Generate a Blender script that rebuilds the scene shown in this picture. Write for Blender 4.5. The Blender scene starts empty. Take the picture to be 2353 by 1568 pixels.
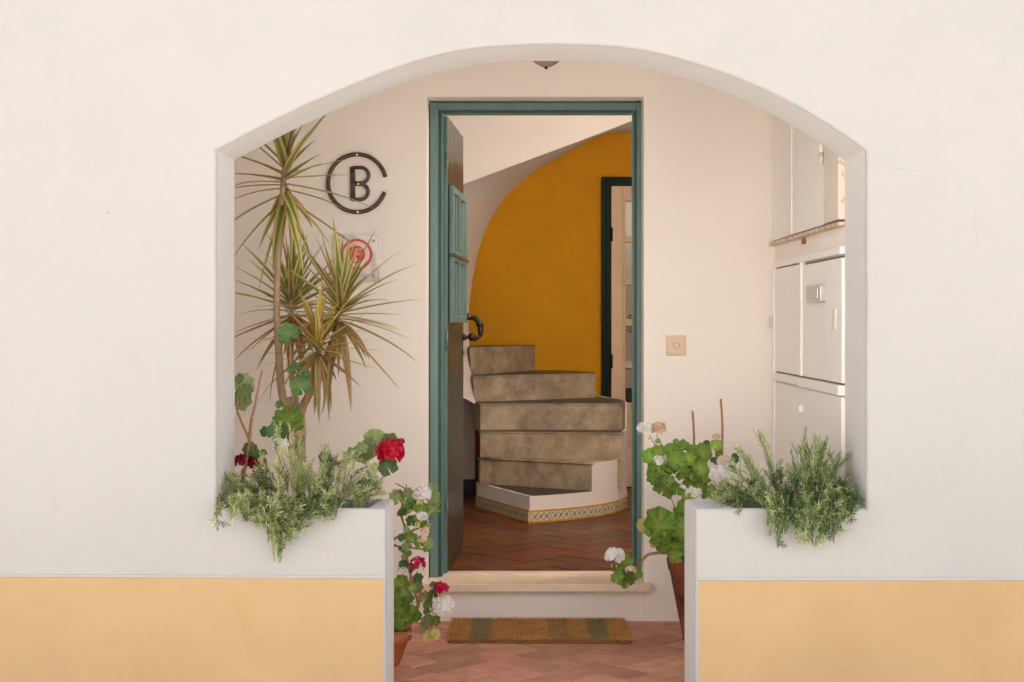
import bpy, bmesh, math, random
from mathutils import Vector, Matrix, noise
R = math.radians
rnd = random.Random(7)
scene = bpy.context.scene
col = scene.collection

# ------------------------------------------------------------------ camera, sky, sun, exposure
F, CX, CY, H = 3366.0, 1180.0, 740.0, 1.39      # focal length and vanishing point in 2353 px wide picture, eye height
cam = bpy.data.cameras.new('camera'); cam.sensor_width = 36; cam.lens = 36 * F / 2353
cam.shift_x = (2353 / 2 - CX) / 2353; cam.shift_y = -(1568 / 2 - CY) / 2353
cam.clip_end = 2000
camo = bpy.data.objects.new('camera', cam); col.objects.link(camo)
camo.location = (0, 0, H); camo.rotation_euler = (R(90), 0, 0); scene.camera = camo

SUN_EL, SUN_AZ = 58, 12                          # sun behind the house: its front is in open shade, the lane and the added house opposite are sunlit
w = bpy.data.worlds.new('World'); scene.world = w; w.use_nodes = True
nt = w.node_tree; bg = nt.nodes['Background']
sky = nt.nodes.new('ShaderNodeTexSky'); sky.sky_type = 'NISHITA'; sky.sun_disc = False
sky.sun_elevation = R(SUN_EL); sky.sun_rotation = R(SUN_AZ)
sky.air_density = 1.0; sky.dust_density = 3.0; sky.ozone_density = 2.0
nt.links.new(sky.outputs[0], bg.inputs[0]); bg.inputs[1].default_value = 0.055
sl = bpy.data.lights.new('sun', 'SUN'); sl.energy = 5.0; sl.angle = R(.55); sl.color = (1, .975, .94)
so = bpy.data.objects.new('sun', sl); col.objects.link(so)
so.rotation_euler = (R(90 - SUN_EL), 0, R(180 - SUN_AZ))
scene.view_settings.view_transform = 'Standard'; scene.view_settings.look = 'None'
scene.view_settings.exposure = 1.34; scene.view_settings.gamma = 1
scene.render.engine = 'CYCLES'
scene.cycles.use_denoising = True
scene.cycles.max_bounces = 12; scene.cycles.diffuse_bounces = 8; scene.cycles.transparent_max_bounces = 12
scene.cycles.sample_clamp_indirect = 6

# ------------------------------------------------------------------ helpers
def P(x, y, Y):
    """picture position (2353 px wide) at distance Y -> point"""
    return Vector(((x - CX) * Y / F, Y, H - (y - CY) * Y / F))

def mesh(verts, faces, smooth=False, mats=None, fm=None):
    m = bpy.data.meshes.new('m'); m.from_pydata([tuple(v) for v in verts], [], faces)
    if smooth:
        m.polygons.foreach_set('use_smooth', [True] * len(m.polygons))
    for q in (mats or []): m.materials.append(q)
    if fm: m.polygons.foreach_set('material_index', fm)
    m.update(); return m

def link(name, m, parent=None, loc=None, rot=None, scale=None, mat=None):
    m.name = name
    o = bpy.data.objects.new(name, m); col.objects.link(o)
    if mat is not None and not m.materials: m.materials.append(mat)
    if loc is not None: o.location = loc
    if rot is not None: o.rotation_euler = rot
    if scale is not None: o.scale = scale
    if parent is not None:
        o.parent = parent; o.matrix_parent_inverse = Matrix.Translation(-Vector(wloc(parent)))
    return o

def wloc(o):
    return o.get('_w', (0, 0, 0)) if False else (WL.get(o.name, (0, 0, 0)))
WL = {}

def thing(name, label, cat, loc=(0, 0, 0), group=None):
    o = bpy.data.objects.new(name, None); col.objects.link(o); o.location = loc; o.empty_display_size = .1
    o['label'] = label; o['category'] = cat
    if group: o['group'] = group
    WL[o.name] = tuple(loc)
    return o

def tag(o, label, cat, group=None):
    o['label'] = label; o['category'] = cat
    if group: o['group'] = group
    return o

def recalc(m):
    bm = bmesh.new(); bm.from_mesh(m); bmesh.ops.recalc_face_normals(bm, faces=bm.faces); bm.to_mesh(m); bm.free(); return m

def bevel_box(x0, x1, y0, y1, z0, z1, b=0.0, seg=2):
    bm = bmesh.new()
    bmesh.ops.create_cube(bm, size=1)
    for v in bm.verts:
        v.co = Vector(((x0 + x1) / 2 + v.co.x * (x1 - x0), (y0 + y1) / 2 + v.co.y * (y1 - y0), (z0 + z1) / 2 + v.co.z * (z1 - z0)))
    if b > 0: bmesh.ops.bevel(bm, geom=bm.edges[:], offset=b, segments=seg, affect='EDGES', profile=.5)
    m = bpy.data.meshes.new('m'); bm.to_mesh(m); bm.free(); return m

def box(name, x0, x1, y0, y1, z0, z1, mat, parent=None, b=0.0, seg=2):
    return link(name, bevel_box(x0, x1, y0, y1, z0, z1, b, seg), parent, mat=mat)

def prism(poly, y0, y1, axis='Y', bevel=None, b=.01, seg=3):
    """extrude polygon [(a,b)] ; axis Y: (x,z) along y ; axis Z: (x,y) along z. bevel = set of edge index pairs on front loop, 'all' or None"""
    n = len(poly)
    if axis == 'Y': f = lambda p, t: (p[0], t, p[1])
    else: f = lambda p, t: (p[0], p[1], t)
    bm = bmesh.new()
    A = [bm.verts.new(f(p, y0)) for p in poly]; B = [bm.verts.new(f(p, y1)) for p in poly]
    bm.faces.new(A); bm.faces.new(B[::-1])
    for i in range(n): bm.faces.new((A[i], A[(i + 1) % n], B[(i + 1) % n], B[i]))
    bmesh.ops.recalc_face_normals(bm, faces=bm.faces)
    if bevel is not None:
        es = []
        for i in range(n):
            if bevel == 'all' or i in bevel:
                e = bm.edges.get((A[i], A[(i + 1) % n])); es.append(e)
                e = bm.edges.get((B[i], B[(i + 1) % n]))
                if bevel == 'all': es.append(e)
        if es: bmesh.ops.bevel(bm, geom=es, offset=b, segments=seg, affect='EDGES', profile=.5)
    bmesh.ops.triangulate(bm, faces=[q for q in bm.faces if len(q.verts) > 4])
    m = bpy.data.meshes.new('m'); bm.to_mesh(m); bm.free(); return m

def catmull(pts, k=8):
    pts = [Vector(p) for p in pts]; out = []
    q = [2 * pts[0] - pts[1]] + pts + [2 * pts[-1] - pts[-2]]
    for i in range(1, len(q) - 2):
        a, b, c, d = q[i - 1:i + 3]
        for s in range(k):
            t = s / k
            out.append(.5 * ((2 * b) + (c - a) * t + (2 * a - 5 * b + 4 * c - d) * t * t + (-a + 3 * b - 3 * c + d) * t ** 3))
    out.append(pts[-1]); return out

def tube_data(pts, rads, n=8, caps=True):
    pts = [Vector(p) for p in pts]
    if not isinstance(rads, (list, tuple)): rads = [rads] * len(pts)
    vs, fs = [], []
    up = Vector((0.31, 0.17, .93)).normalized()
    for i, p in enumerate(pts):
        d = (pts[min(i + 1, len(pts) - 1)] - pts[max(i - 1, 0)]).normalized()
        a = d.cross(up)
        if a.length < 1e-3: a = d.cross(Vector((1, 0, 0)))
        a.normalize(); b = d.cross(a).normalized(); up = b.cross(d) if False else up
        for k in range(n):
            t = 2 * math.pi * k / n
            vs.append(p + rads[i] * (math.cos(t) * a + math.sin(t) * b))
    for i in range(len(pts) - 1):
        for k in range(n):
            fs.append((i * n + k, i * n + (k + 1) % n, (i + 1) * n + (k + 1) % n, (i + 1) * n + k))
    if caps:
        fs.append(tuple(range(n))[::-1]); fs.append(tuple(range((len(pts) - 1) * n, len(pts) * n)))
    return vs, fs

def tube(name, pts, rads, mat, parent=None, n=8, smooth=True):
    v, f = tube_data(pts, rads, n); return link(name, mesh(v, f, smooth), parent, mat=mat)

def lathe(profile, n=40, smooth=True, close=False, rim=None):
    vs, fs = [], []
    for (r, z) in profile:
        for k in range(n):
            t = 2 * math.pi * k / n
            rr = r * (rim(t, z) if rim else 1)
            vs.append((rr * math.cos(t), rr * math.sin(t), z))
    for i in range(len(profile) - 1):
        for k in range(n):
            fs.append((i * n + k, i * n + (k + 1) % n, (i + 1) * n + (k + 1) % n, (i + 1) * n + k))
    return recalc(mesh(vs, fs, smooth))

class MB:
    """collects several shapes into one mesh with material slots"""
    def __init__(s, mats): s.v, s.f, s.i, s.mats = [], [], [], mats
    def add(s, v, f, mi=0):
        o = len(s.v); s.v += [tuple(q) for q in v]; s.f += [tuple(o + k for k in q) for q in f]; s.i += [mi] * len(f)
    def box(s, x0, x1, y0, y1, z0, z1, mi=0):
        v = [(x, y, z) for x in (x0, x1) for y in (y0, y1) for z in (z0, z1)]
        s.add(v, [(0, 1, 3, 2), (4, 6, 7, 5), (0, 4, 5, 1), (2, 3, 7, 6), (0, 2, 6, 4), (1, 5, 7, 3)], mi)
    def build(s, name, parent=None, smooth=False, **k):
        return link(name, mesh(s.v, s.f, smooth, s.mats, s.i), parent, **k)

# ------------------------------------------------------------------ materials
def mat(name, base, rough=.8, spec=.3, var=0.0, vscale=3.0, bump=0.0, bscale=60.0, colors=None, metal=0.0, coat=0.0,
        objrand=0.0, fine=0.0, transl=0.0, bump2=0.0, b2scale=4.0):
    m = bpy.data.materials.new(name); m.use_nodes = True
    n = m.node_tree; b = n.nodes['Principled BSDF']
    b.inputs['Roughness'].default_value = rough; b.inputs['Specular IOR Level'].default_value = spec
    b.inputs['Metallic'].default_value = metal; b.inputs['Coat Weight'].default_value = coat
    b.inputs['Coat Roughness'].default_value = .08
    b.inputs['Base Color'].default_value = (*base, 1)
    tc = n.nodes.new('ShaderNodeNewGeometry')
    src = None
    if var or colors:
        no = n.nodes.new('ShaderNodeTexNoise'); no.inputs['Scale'].default_value = vscale; no.inputs['Detail'].default_value = 6
        no.inputs['Roughness'].default_value = .62
        n.links.new(tc.outputs['Position'], no.inputs['Vector'])
        cr = n.nodes.new('ShaderNodeValToRGB'); n.links.new(no.outputs[0], cr.inputs[0])
        if colors:
            e = cr.color_ramp.elements
            e[0].position = colors[0][0]; e[0].color = (*colors[0][1], 1)
            e[1].position = colors[-1][0]; e[1].color = (*colors[-1][1], 1)
            for p, c in colors[1:-1]:
                q = e.new(p); q.color = (*c, 1)
        else:
            e = cr.color_ramp.elements
            e[0].position = .32; e[0].color = (*[c * (1 - var) for c in base], 1)
            e[1].position = .68; e[1].color = (*[min(1, c * (1 + var)) for c in base], 1)
        src = cr.outputs[0]
    if objrand:
        oi = n.nodes.new('ShaderNodeObjectInfo'); hs = n.nodes.new('ShaderNodeHueSaturation')
        mr = n.nodes.new('ShaderNodeMapRange'); mr.inputs['To Min'].default_value = 1 - objrand; mr.inputs['To Max'].default_value = 1 + objrand
        n.links.new(oi.outputs['Random'], mr.inputs['Value']); n.links.new(mr.outputs[0], hs.inputs['Value'])
        mu = n.nodes.new('ShaderNodeMath'); mu.operation = 'MULTIPLY'; mu.inputs[1].default_value = 7.31
        fr = n.nodes.new('ShaderNodeMath'); fr.operation = 'FRACT'
        mr2 = n.nodes.new('ShaderNodeMapRange'); mr2.inputs['To Min'].default_value = .5 - objrand * .06; mr2.inputs['To Max'].default_value = .5 + objrand * .06
        n.links.new(oi.outputs['Random'], mu.inputs[0]); n.links.new(mu.outputs[0], fr.inputs[0]); n.links.new(fr.outputs[0], mr2.inputs['Value'])
        n.links.new(mr2.outputs[0], hs.inputs['Hue'])
        hs.inputs['Color'].default_value = (*base, 1)
        if src: n.links.new(src, hs.inputs['Color'])
        src = hs.outputs[0]
    if src: n.links.new(src, b.inputs['Base Color'])
    h = None
    for st, sc in ((bump, bscale), (bump2, b2scale)):
        if st:
            no = n.nodes.new('ShaderNodeTexNoise'); no.inputs['Scale'].default_value = sc; no.inputs['Detail'].default_value = 5
            n.links.new(tc.outputs['Position'], no.inputs['Vector'])
            bu = n.nodes.new('ShaderNodeBump'); bu.inputs['Strength'].default_value = st; bu.inputs['Distance'].default_value = .35 / sc
            n.links.new(no.outputs[0], bu.inputs['Height'])
            if h: n.links.new(h, bu.inputs['Normal'])
            h = bu.outputs[0]
    if h: n.links.new(h, b.inputs['Normal'])
    if transl:
        tr = n.nodes.new('ShaderNodeBsdfTranslucent'); mx = n.nodes.new('ShaderNodeMixShader'); mx.inputs[0].default_value = transl
        if src: n.links.new(src, tr.inputs[0])
        else: tr.inputs[0].default_value = (*base, 1)
        out = n.nodes['Material Output']
        n.links.new(b.outputs[0], mx.inputs[1]); n.links.new(tr.outputs[0], mx.inputs[2]); n.links.new(mx.outputs[0], out.inputs[0])
    return m

def nodes(m): return m.node_tree.nodes, m.node_tree.links
def wear(m, dirt, scale=6.0, lo=.55, hi=.75, amt=.6, fine=0):
    """second noise layer: stains / dirt colour over the base"""
    n, l = nodes(m); b = n['Principled BSDF']
    inp = b.inputs['Base Color']; old = inp.links[0].from_socket if inp.links else None
    g = n.new('ShaderNodeNewGeometry'); no = n.new('ShaderNodeTexNoise'); no.inputs['Scale'].default_value = scale; no.inputs['Detail'].default_value = 9
    no.inputs['Roughness'].default_value = .7
    l.new(g.outputs['Position'], no.inputs['Vector'])
    mr = n.new('ShaderNodeMapRange'); mr.inputs['From Min'].default_value = lo; mr.inputs['From Max'].default_value = hi; mr.inputs['To Max'].default_value = amt
    l.new(no.outputs[0], mr.inputs['Value'])
    mx = n.new('ShaderNodeMix'); mx.data_type = 'RGBA'
    l.new(mr.outputs[0], mx.inputs['Factor'])
    if old: l.new(old, mx.inputs['A'])
    else: mx.inputs['A'].default_value = inp.default_value
    mx.inputs['B'].default_value = (*dirt, 1); l.new(mx.outputs['Result'], inp); return m

def stretch(m, sc):
    """scale texture space of all noises (brushed / grain directions)"""
    n, l = nodes(m)
    for q in list(n):
        if q.type == 'TEX_NOISE' and q.inputs['Vector'].links:
            s = q.inputs['Vector'].links[0].from_socket; mp = n.new('ShaderNodeMapping'); mp.inputs['Scale'].default_value = sc
            l.new(s, mp.inputs[0]); l.new(mp.outputs[0], q.inputs['Vector'])
    return m

M = {}
M['facade'] = wear(mat('facade_plaster', (.434, .430, .430), .9, .15, var=.03, vscale=1.1, bump=.05, bscale=90, bump2=.22, b2scale=4), (.385, .385, .375), 2.2, .55, .8, .35)
M['porch'] = wear(mat('porch_plaster', (.86, .805, .755), .9, .15, var=.025, vscale=1.6, bump=.04, bscale=80, bump2=.10, b2scale=4), (.80, .71, .63), 3, .62, .85, .25)
M['bounce_white'] = mat('bounce_house_white', (.84, .82, .80), .9, .15, var=.03, vscale=1)  # bright white of the added house opposite, chosen to bounce more light
M['reveal_lifted'] = mat('reveal_plaster_lightened', (.72, .71, .71), .9, .15, var=.02, vscale=2, bump=.05, bscale=90, bump2=.1, b2scale=5)  # same white as the facade, painted lighter to stand in for light on shaded reveals
M['hallwhite'] = mat('hall_plaster', (.80, .76, .735), .9, .1, var=.03, vscale=2, bump=.05, bscale=70, bump2=.08, b2scale=4)
M['dado'] = wear(wear(mat('ochre_limewash', (.49, .342, .187), .9, .12, var=.06, vscale=1.6, bump=.10, bscale=60, bump2=.08, b2scale=7), (.43, .28, .13), 4, .52, .75, .45), (.56, .43, .28), 17, .62, .78, .6)
M['yellow'] = wear(mat('yellow_plaster', (.62, .285, .004), .75, .25, var=.06, vscale=3, bump=.10, bscale=45, bump2=.08, b2scale=5), (.50, .21, .008), 9, .52, .75, .4)
M['street'] = wear(mat('street_paving', (.68, .625, .55), .9, .2, var=.08, vscale=2), (.45, .39, .33), 9, .5, .7, .4)
M['teal'] = wear(mat('teal_paint', (.118, .205, .192), .38, .45, var=.12, vscale=7, bump=.05, bscale=50), (.20, .30, .28), 30, .58, .75, .4)
stretch(M['teal'], (2, 2, .5))
M['tealdark'] = mat('teal_paint_dark', (.03, .10, .08), .4, .4, var=.1)
M['varnish'] = mat('dark_green_varnish', (.024, .034, .028), .30, .4, var=.2, vscale=18, coat=.12, bump=.03, bscale=30)
stretch(M['varnish'], (1, 1, .08))
M['pane'] = mat('door_glass', (.34, .42, .41), .08, .7, coat=.4)
M['frosted'] = mat('frosted_pane', (.33, .26, .19), .28, .5, var=.08, vscale=40, bump=.1, bscale=160)
M['black'] = mat('black_void', (.006, .006, .007), .3, .4)
M['darkframe'] = wear(mat('black_green_gloss', (.004, .013, .010), .5, .15, var=.2, vscale=20), (.012, .026, .02), 30, .6, .8, .5)
M['cream'] = wear(mat('cream_door_paint', (.70, .52, .36), .5, .3, var=.05, vscale=5, bump=.05, bscale=60), (.48, .29, .16), 16, .6, .85, .4)
M['sill'] = wear(mat('limestone', (.80, .65, .50), .6, .35, var=.07, vscale=9, bump=.08, bscale=90), (.62, .47, .33), 12, .55, .8, .5)
M['cement'] = wear(wear(mat('cement_steps', (.40, .315, .22), .6, .3, var=.22, vscale=7, bump=.15, bscale=50, bump2=.1, b2scale=12), (.13, .095, .06), 8, .44, .72, .7), (.56, .47, .35), 3.5, .48, .7, .6)
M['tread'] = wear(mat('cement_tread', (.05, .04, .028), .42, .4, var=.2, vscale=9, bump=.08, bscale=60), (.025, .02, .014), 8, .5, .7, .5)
M['tile_out'] = wear(wear(mat('terracotta_worn', (.58, .30, .20), .72, .3, var=.16, vscale=9, bump=.14, bscale=55, objrand=.22), (.64, .43, .34), 6, .52, .75, .6), (.25, .15, .12), 11, .6, .8, .55)
M['mortar_out'] = mat('mortar', (.20, .125, .10), .9, .1, var=.2, vscale=20)
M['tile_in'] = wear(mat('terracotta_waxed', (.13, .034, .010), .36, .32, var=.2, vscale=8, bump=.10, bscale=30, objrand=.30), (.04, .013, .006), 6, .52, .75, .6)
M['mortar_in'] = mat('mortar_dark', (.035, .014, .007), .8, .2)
M['azulejo'] = mat('tile_glaze_cream', (.70, .62, .47), .15, .5, var=.04, vscale=30, coat=.3)
M['azyellow'] = mat('tile_glaze_yellow', (.60, .31, .03), .15, .5, coat=.3)
M['azgreen'] = mat('tile_glaze_green', (.02, .05, .035), .2, .5)
M['iron'] = wear(mat('wrought_iron', (.10, .063, .052), .42, .5, var=.3, vscale=40, metal=.5, bump=.2, bscale=120), (.28, .2, .17), 60, .58, .72, .6)
M['brass'] = mat('brass', (.55, .40, .16), .3, .5, metal=1)
M['chrome'] = mat('steel', (.55, .53, .5), .3, .5, metal=1)
M['bronze'] = mat('dark_bronze', (.06, .035, .025), .3, .5, metal=.7, bump=.1, bscale=100)
M['switch'] = mat('cream_plastic', (.70, .53, .38), .4, .4)
M['switchdark'] = mat('switch_mark', (.40, .27, .18), .5, .3)
M['red'] = mat('red_print', (.60, .055, .035), .5, .3)
M['pinkprint'] = mat('pale_print', (.74, .60, .55), .5, .3)
M['greyprint'] = mat('grey_print', (.42, .36, .34), .6, .2)
M['metalwhite'] = wear(mat('painted_metal', (.88, .85, .825), .5, .35, var=.02, vscale=3, bump=.02, bscale=20, bump2=.05, b2scale=3), (.62, .50, .42), 7, .62, .8, .3)
M['rusty'] = wear(wear(mat('rusty_metal', (.74, .66, .58), .6, .3, var=.05, vscale=9), (.42, .20, .07), 22, .60, .66, .9), (.16, .07, .03), 40, .68, .74, .9)
M['rusty2'] = wear(wear(mat('rusty_edge', (.70, .60, .50), .6, .3, var=.05, vscale=9), (.40, .22, .10), 14, .47, .62, .9), (.16, .07, .03), 30, .56, .66, .9)
M['rust'] = wear(mat('rust', (.30, .17, .09), .8, .2, var=.3, vscale=30), (.10, .05, .03), 30, .5, .65, .8)
M['gap'] = mat('dark_gap', (.26, .20, .15), .9, .1)
M['mat'] = mat('coir', (.26, .135, .045), .95, .1)
M['matbase'] = mat('coir_base', (.20, .105, .04), .95, .1, var=.2, vscale=60)
M['pot'] = wear(wear(mat('terracotta_pot', (.26, .085, .045), .75, .3, var=.2, vscale=10, bump=.15, bscale=60), (.045, .022, .016), 7, .46, .60, .9), (.40, .20, .13), 9, .6, .8, .5)
M['pot2'] = mat('terracotta_pot_orange', (.42, .14, .05), .8, .25, var=.12, vscale=8, bump=.1, bscale=60)
M['soil'] = mat('soil', (.16, .10, .065), .95, .1, var=.5, vscale=50, bump=.8, bscale=60)
M['bark'] = wear(mat('pale_bark', (.42, .29, .19), .8, .2, var=.15, vscale=14, bump=.3, bscale=70), (.25, .15, .09), 25, .55, .7, .6)
M['twig'] = wear(mat('brown_twig', (.33, .17, .085), .8, .2, var=.2, vscale=20, bump=.3, bscale=80), (.45, .30, .18), 25, .55, .7, .6)
M['cane'] = wear(mat('bamboo', (.36, .19, .09), .6, .3, var=.15, vscale=20), (.22, .11, .05), 30, .55, .7, .6)
M['stem'] = mat('green_stem', (.20, .24, .06), .6, .3, var=.1)
M['petal_white'] = mat('white_petal', (.90, .885, .88), .6, .2, transl=.4, objrand=.03)
M['petal_cream'] = mat('cream_petal', (.78, .60, .46), .6, .2, transl=.3, var=.08, vscale=60)
M['petal_pink'] = mat('blush_petal', (.80, .68, .62), .6, .2, transl=.3)
M['petal_red'] = mat('crimson_petal', (.46, .005, .03), .5, .25, transl=.25, var=.25, vscale=50)
M['petal_magenta'] = mat('magenta_petal', (.52, .008, .085), .5, .25, transl=.25, var=.2, vscale=50)
M['petal_dark'] = mat('dark_red_petal', (.27, .004, .022), .5, .25, transl=.25, var=.25, vscale=50)
M['bud'] = mat('yellow_bud', (.60, .52, .12), .6, .2)
M['glasslamp'] = None

def attr_leaf(name, ramp_u, rough=.45, transl=.3, objrand=.2, spec=.35, extra=None, attr='u', bump=.0):
    """leaf material driven by a point attribute (0..1) that the leaf mesh carries"""
    m = mat(name, ramp_u[0][1], rough, spec, colors=None, objrand=objrand, transl=transl)
    n, l = nodes(m)
    at = n.new('ShaderNodeAttribute'); at.attribute_name = attr
    cr = n.new('ShaderNodeValToRGB'); e = cr.color_ramp.elements
    e[0].position = ramp_u[0][0]; e[0].color = (*ramp_u[0][1], 1); e[1].position = ramp_u[-1][0]; e[1].color = (*ramp_u[-1][1], 1)
    for p, c in ramp_u[1:-1]:
        q = e.new(p); q.color = (*c, 1)
    l.new(at.outputs['Fac'], cr.inputs[0])
    hs = [q for q in n if q.type == 'HUE_SAT']
    if hs: l.new(cr.outputs[0], hs[0].inputs['Color'])
    return m
M['ger'] = attr_leaf('geranium_leaf', [(0, (.32, .45, .085)), (.3, (.235, .375, .06)), (.7, (.19, .33, .05)), (.9, (.17, .29, .05)), (1, (.24, .34, .07))], .5, .32, .22)
M['ger_dark'] = attr_leaf('geranium_leaf_dark', [(0, (.10, .19, .05)), (.5, (.075, .155, .045)), (1, (.085, .16, .05))], .5, .25, .22)
M['ger_grey'] = attr_leaf('geranium_leaf_greyish', [(0, (.28, .35, .125)), (.5, (.23, .30, .11)), (1, (.25, .31, .125))], .55, .28, .2)
M['ger_yellow'] = attr_leaf('geranium_leaf_yellowing', [(0, (.40, .42, .10)), (.5, (.52, .48, .16)), (1, (.62, .46, .2))], .55, .3, .12)
M['drac'] = attr_leaf('dracaena_leaf', [(0, (.17, .235, .07)), (.38, (.22, .28, .085)), (.52, (.34, .35, .11)), (.66, (.66, .54, .22)), (.90, (.64, .48, .19)), (1, (.46, .20, .10))], .38, .3, .28)
M['drac_yellow'] = attr_leaf('dracaena_leaf_yellow', [(0, (.30, .29, .06)), (.4, (.40, .36, .08)), (.6, (.62, .48, .14)), (.85, (.70, .50, .18)), (1, (.5, .2, .09))], .38, .3, .2)
M['drac_old'] = attr_leaf('dracaena_leaf_old', [(0, (.27, .25, .09)), (.5, (.38, .29, .115)), (.75, (.52, .36, .16)), (1, (.40, .16, .085))], .5, .28, .22)
M['rose'] = attr_leaf('rosemary_needles', [(0, (.045, .08, .03)), (.3, (.16, .215, .08)), (.65, (.36, .42, .165)), (1, (.64, .66, .33))], .6, .25, .18)
M['rose2'] = attr_leaf('rosemary_needles_green', [(0, (.035, .07, .028)), (.3, (.12, .19, .07)), (.65, (.28, .37, .14)), (1, (.52, .57, .28))], .6, .25, .18)

# ------------------------------------------------------------------ ground and floors
YF, YI, YB = 5.03, 5.35, 6.80
g = link('ground', mesh([(-400, -400, -.12), (400, -400, -.12), (400, 400, -.12), (-400, 400, -.12)], [(0, 1, 2, 3)]), mat=M['street'])
g['kind'] = 'structure'

def clip(poly, x0, x1, y0, y1):
    for ax, lim, sg in ((0, x0, 1), (0, x1, -1), (1, y0, 1), (1, y1, -1)):
        out = []
        for i in range(len(poly)):
            a, b = poly[i], poly[(i + 1) % len(poly)]
            ia, ib = sg * (a[ax] - lim) >= 0, sg * (b[ax] - lim) >= 0
            if ia: out.append(a)
            if ia != ib:
                t = (lim - a[ax]) / (b[ax] - a[ax]); out.append((a[0] + t * (b[0] - a[0]), a[1] + t * (b[1] - a[1])))
        poly = out
        if len(poly) < 3: return []
    return poly

def area(p): return abs(sum(p[i][0] * p[(i + 1) % len(p)][1] - p[(i + 1) % len(p)][0] * p[i][1] for i in range(len(p)))) / 2

def tile_mesh(poly, z0, z1, inset):
    """one floor tile: bevelled slab from a convex polygon"""
    c = Vector((sum(p[0] for p in poly) / len(poly), sum(p[1] for p in poly) / len(poly)))
    ring = lambda k, z: [(c.x + (p[0] - c.x) * k, c.y + (p[1] - c.y) * k, z) for p in poly]
    n = len(poly); s = max((Vector(p) - c).length for p in poly)
    tz = rnd.uniform(-.0012, .0012); sl = (rnd.uniform(-.006, .006), rnd.uniform(-.006, .006))
    a, b, d = ring(1, z0), ring(1, z1 - .0025), ring(1 - inset / s, z1)
    d = [(x, y, z + tz + (x - c.x) * sl[0] + (y - c.y) * sl[1]) for x, y, z in d]
    v = a + b + d; f = []
    for i in range(n):
        j = (i + 1) % n
        f += [(i, j, n + j, n + i), (n + i, n + j, 2 * n + j, 2 * n + i)]
    f.append(tuple(range(2 * n, 3 * n)))
    return recalc(mesh(v, f))

def herringbone(parent, x0, x1, y0, y1, ztop, wd, mt, ox, oy, gap=.0055):
    c45 = math.sqrt(.5); k = 0
    ri = int((x1 - x0 + y1 - y0) / wd) + 4
    for i in range(-ri, ri):
        for j in range(-ri, ri):
            s = (i - j) % 4
            if s == 0: r = (i, i + 2, j, j + 1)
            elif s == 2: r = (i, i + 1, j - 1, j + 1)
            else: continue
            a, b, c, d = r[0] * wd + gap / 2, r[1] * wd - gap / 2, r[2] * wd + gap / 2, r[3] * wd - gap / 2
            q = [(a, c), (b, c), (b, d), (a, d)]
            q = [(ox + (u - v) * c45, oy + (u + v) * c45) for u, v in q]
            q = clip(q, x0, x1, y0, y1)
            if len(q) < 3 or area(q) < 2e-4: continue
            link('tile', tile_mesh(q, ztop - .012, ztop, .004), parent, mat=mt); k += 1
    return k

pf = box('porch_floor', -1.6, 1.45, YF - .02, YB + .05, -.4, -.004, M['mortar_out']); pf['kind'] = 'structure'
herringbone(pf, -1.55, 1.3, 5.32, 6.70, 0, .15, M['tile_out'], .12, 6.0)
for k in range(11):
    x = -1.7 + k * .30
    link('tile', tile_mesh([(x, 6.705), (x + .296, 6.705), (x + .296, YB + .02), (x, YB + .02)], -.012, 0, .004), pf, mat=M['tile_out'])
ZF = .18
hf = box('hall_floor', -1.5, 1.9, 7.045, 10.75, .0, ZF - .004, M['mortar_in']); hf['kind'] = 'structure'
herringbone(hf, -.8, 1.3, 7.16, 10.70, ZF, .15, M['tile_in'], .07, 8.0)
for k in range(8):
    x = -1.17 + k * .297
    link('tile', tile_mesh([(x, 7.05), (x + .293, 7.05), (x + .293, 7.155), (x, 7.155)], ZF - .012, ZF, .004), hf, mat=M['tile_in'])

# ------------------------------------------------------------------ house
house = thing('house', 'white plastered house with arched porch, ochre base band and open teal doorway', 'house', (0, YF, 0))
XL, XR = (498 - CX) * YF / F, (1990 - CX) * YF / F         # jambs
PXL, PXR = (888 - CX) * YF / F, (1597 - CX) * YF / F        # planter ends
ZP = .75
arch_px = [(498, 345), (609, 286.5), (715, 235), (830, 186), (980, 130), (1110, 107), (1250, 101), (1390, 104), (1530, 123), (1680, 172), (1800, 224), (1905, 287), (1990, 346)]
ac = catmull([(P(x, y, YF).x, P(x, y, YF).z, 0) for x, y in arch_px], 7)
for _ in range(25):
    ac = [ac[0]] + [(ac[i - 1] + 2 * ac[i] + ac[i + 1]) / 4 for i in range(1, len(ac) - 1)] + [ac[-1]]
arch = [(v.x, v.y + (0 if i in (0, len(ac) - 1) else .0022 * noise.noise((v.x * 4, 2, 0)))) for i, v in enumerate(ac)]
jag = lambda x, za, zb, n: [(x + rnd.uniform(-.0015, .0015), za + (zb - za) * (k + 1) / n) for k in range(n - 1)]
poly = [(-7, -.2), (XL, -.2), (XL, ZP - .015), (XL, ZP)] + jag(XL, ZP, arch[0][1], 7) + arch + jag(XR, arch[-1][1], ZP, 7) + [(XR, ZP), (XR, ZP - .015), (XR, -.2), (7, -.2), (7, 3.0), (-7, 3.0)]
edges = set(range(3, len(poly) - 6))
fm_ = prism(poly, YF, YI, 'Y', edges, .013, 4)
def lighten_reveals(m):  # faces not turned to the street get the lightened white
    m.materials.append(M['facade']); m.materials.append(M['reveal_lifted'])
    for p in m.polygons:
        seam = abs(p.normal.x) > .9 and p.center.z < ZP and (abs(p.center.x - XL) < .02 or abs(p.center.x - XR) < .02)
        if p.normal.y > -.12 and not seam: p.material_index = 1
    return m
link('facade_wall', lighten_reveals(fm_), house)

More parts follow.
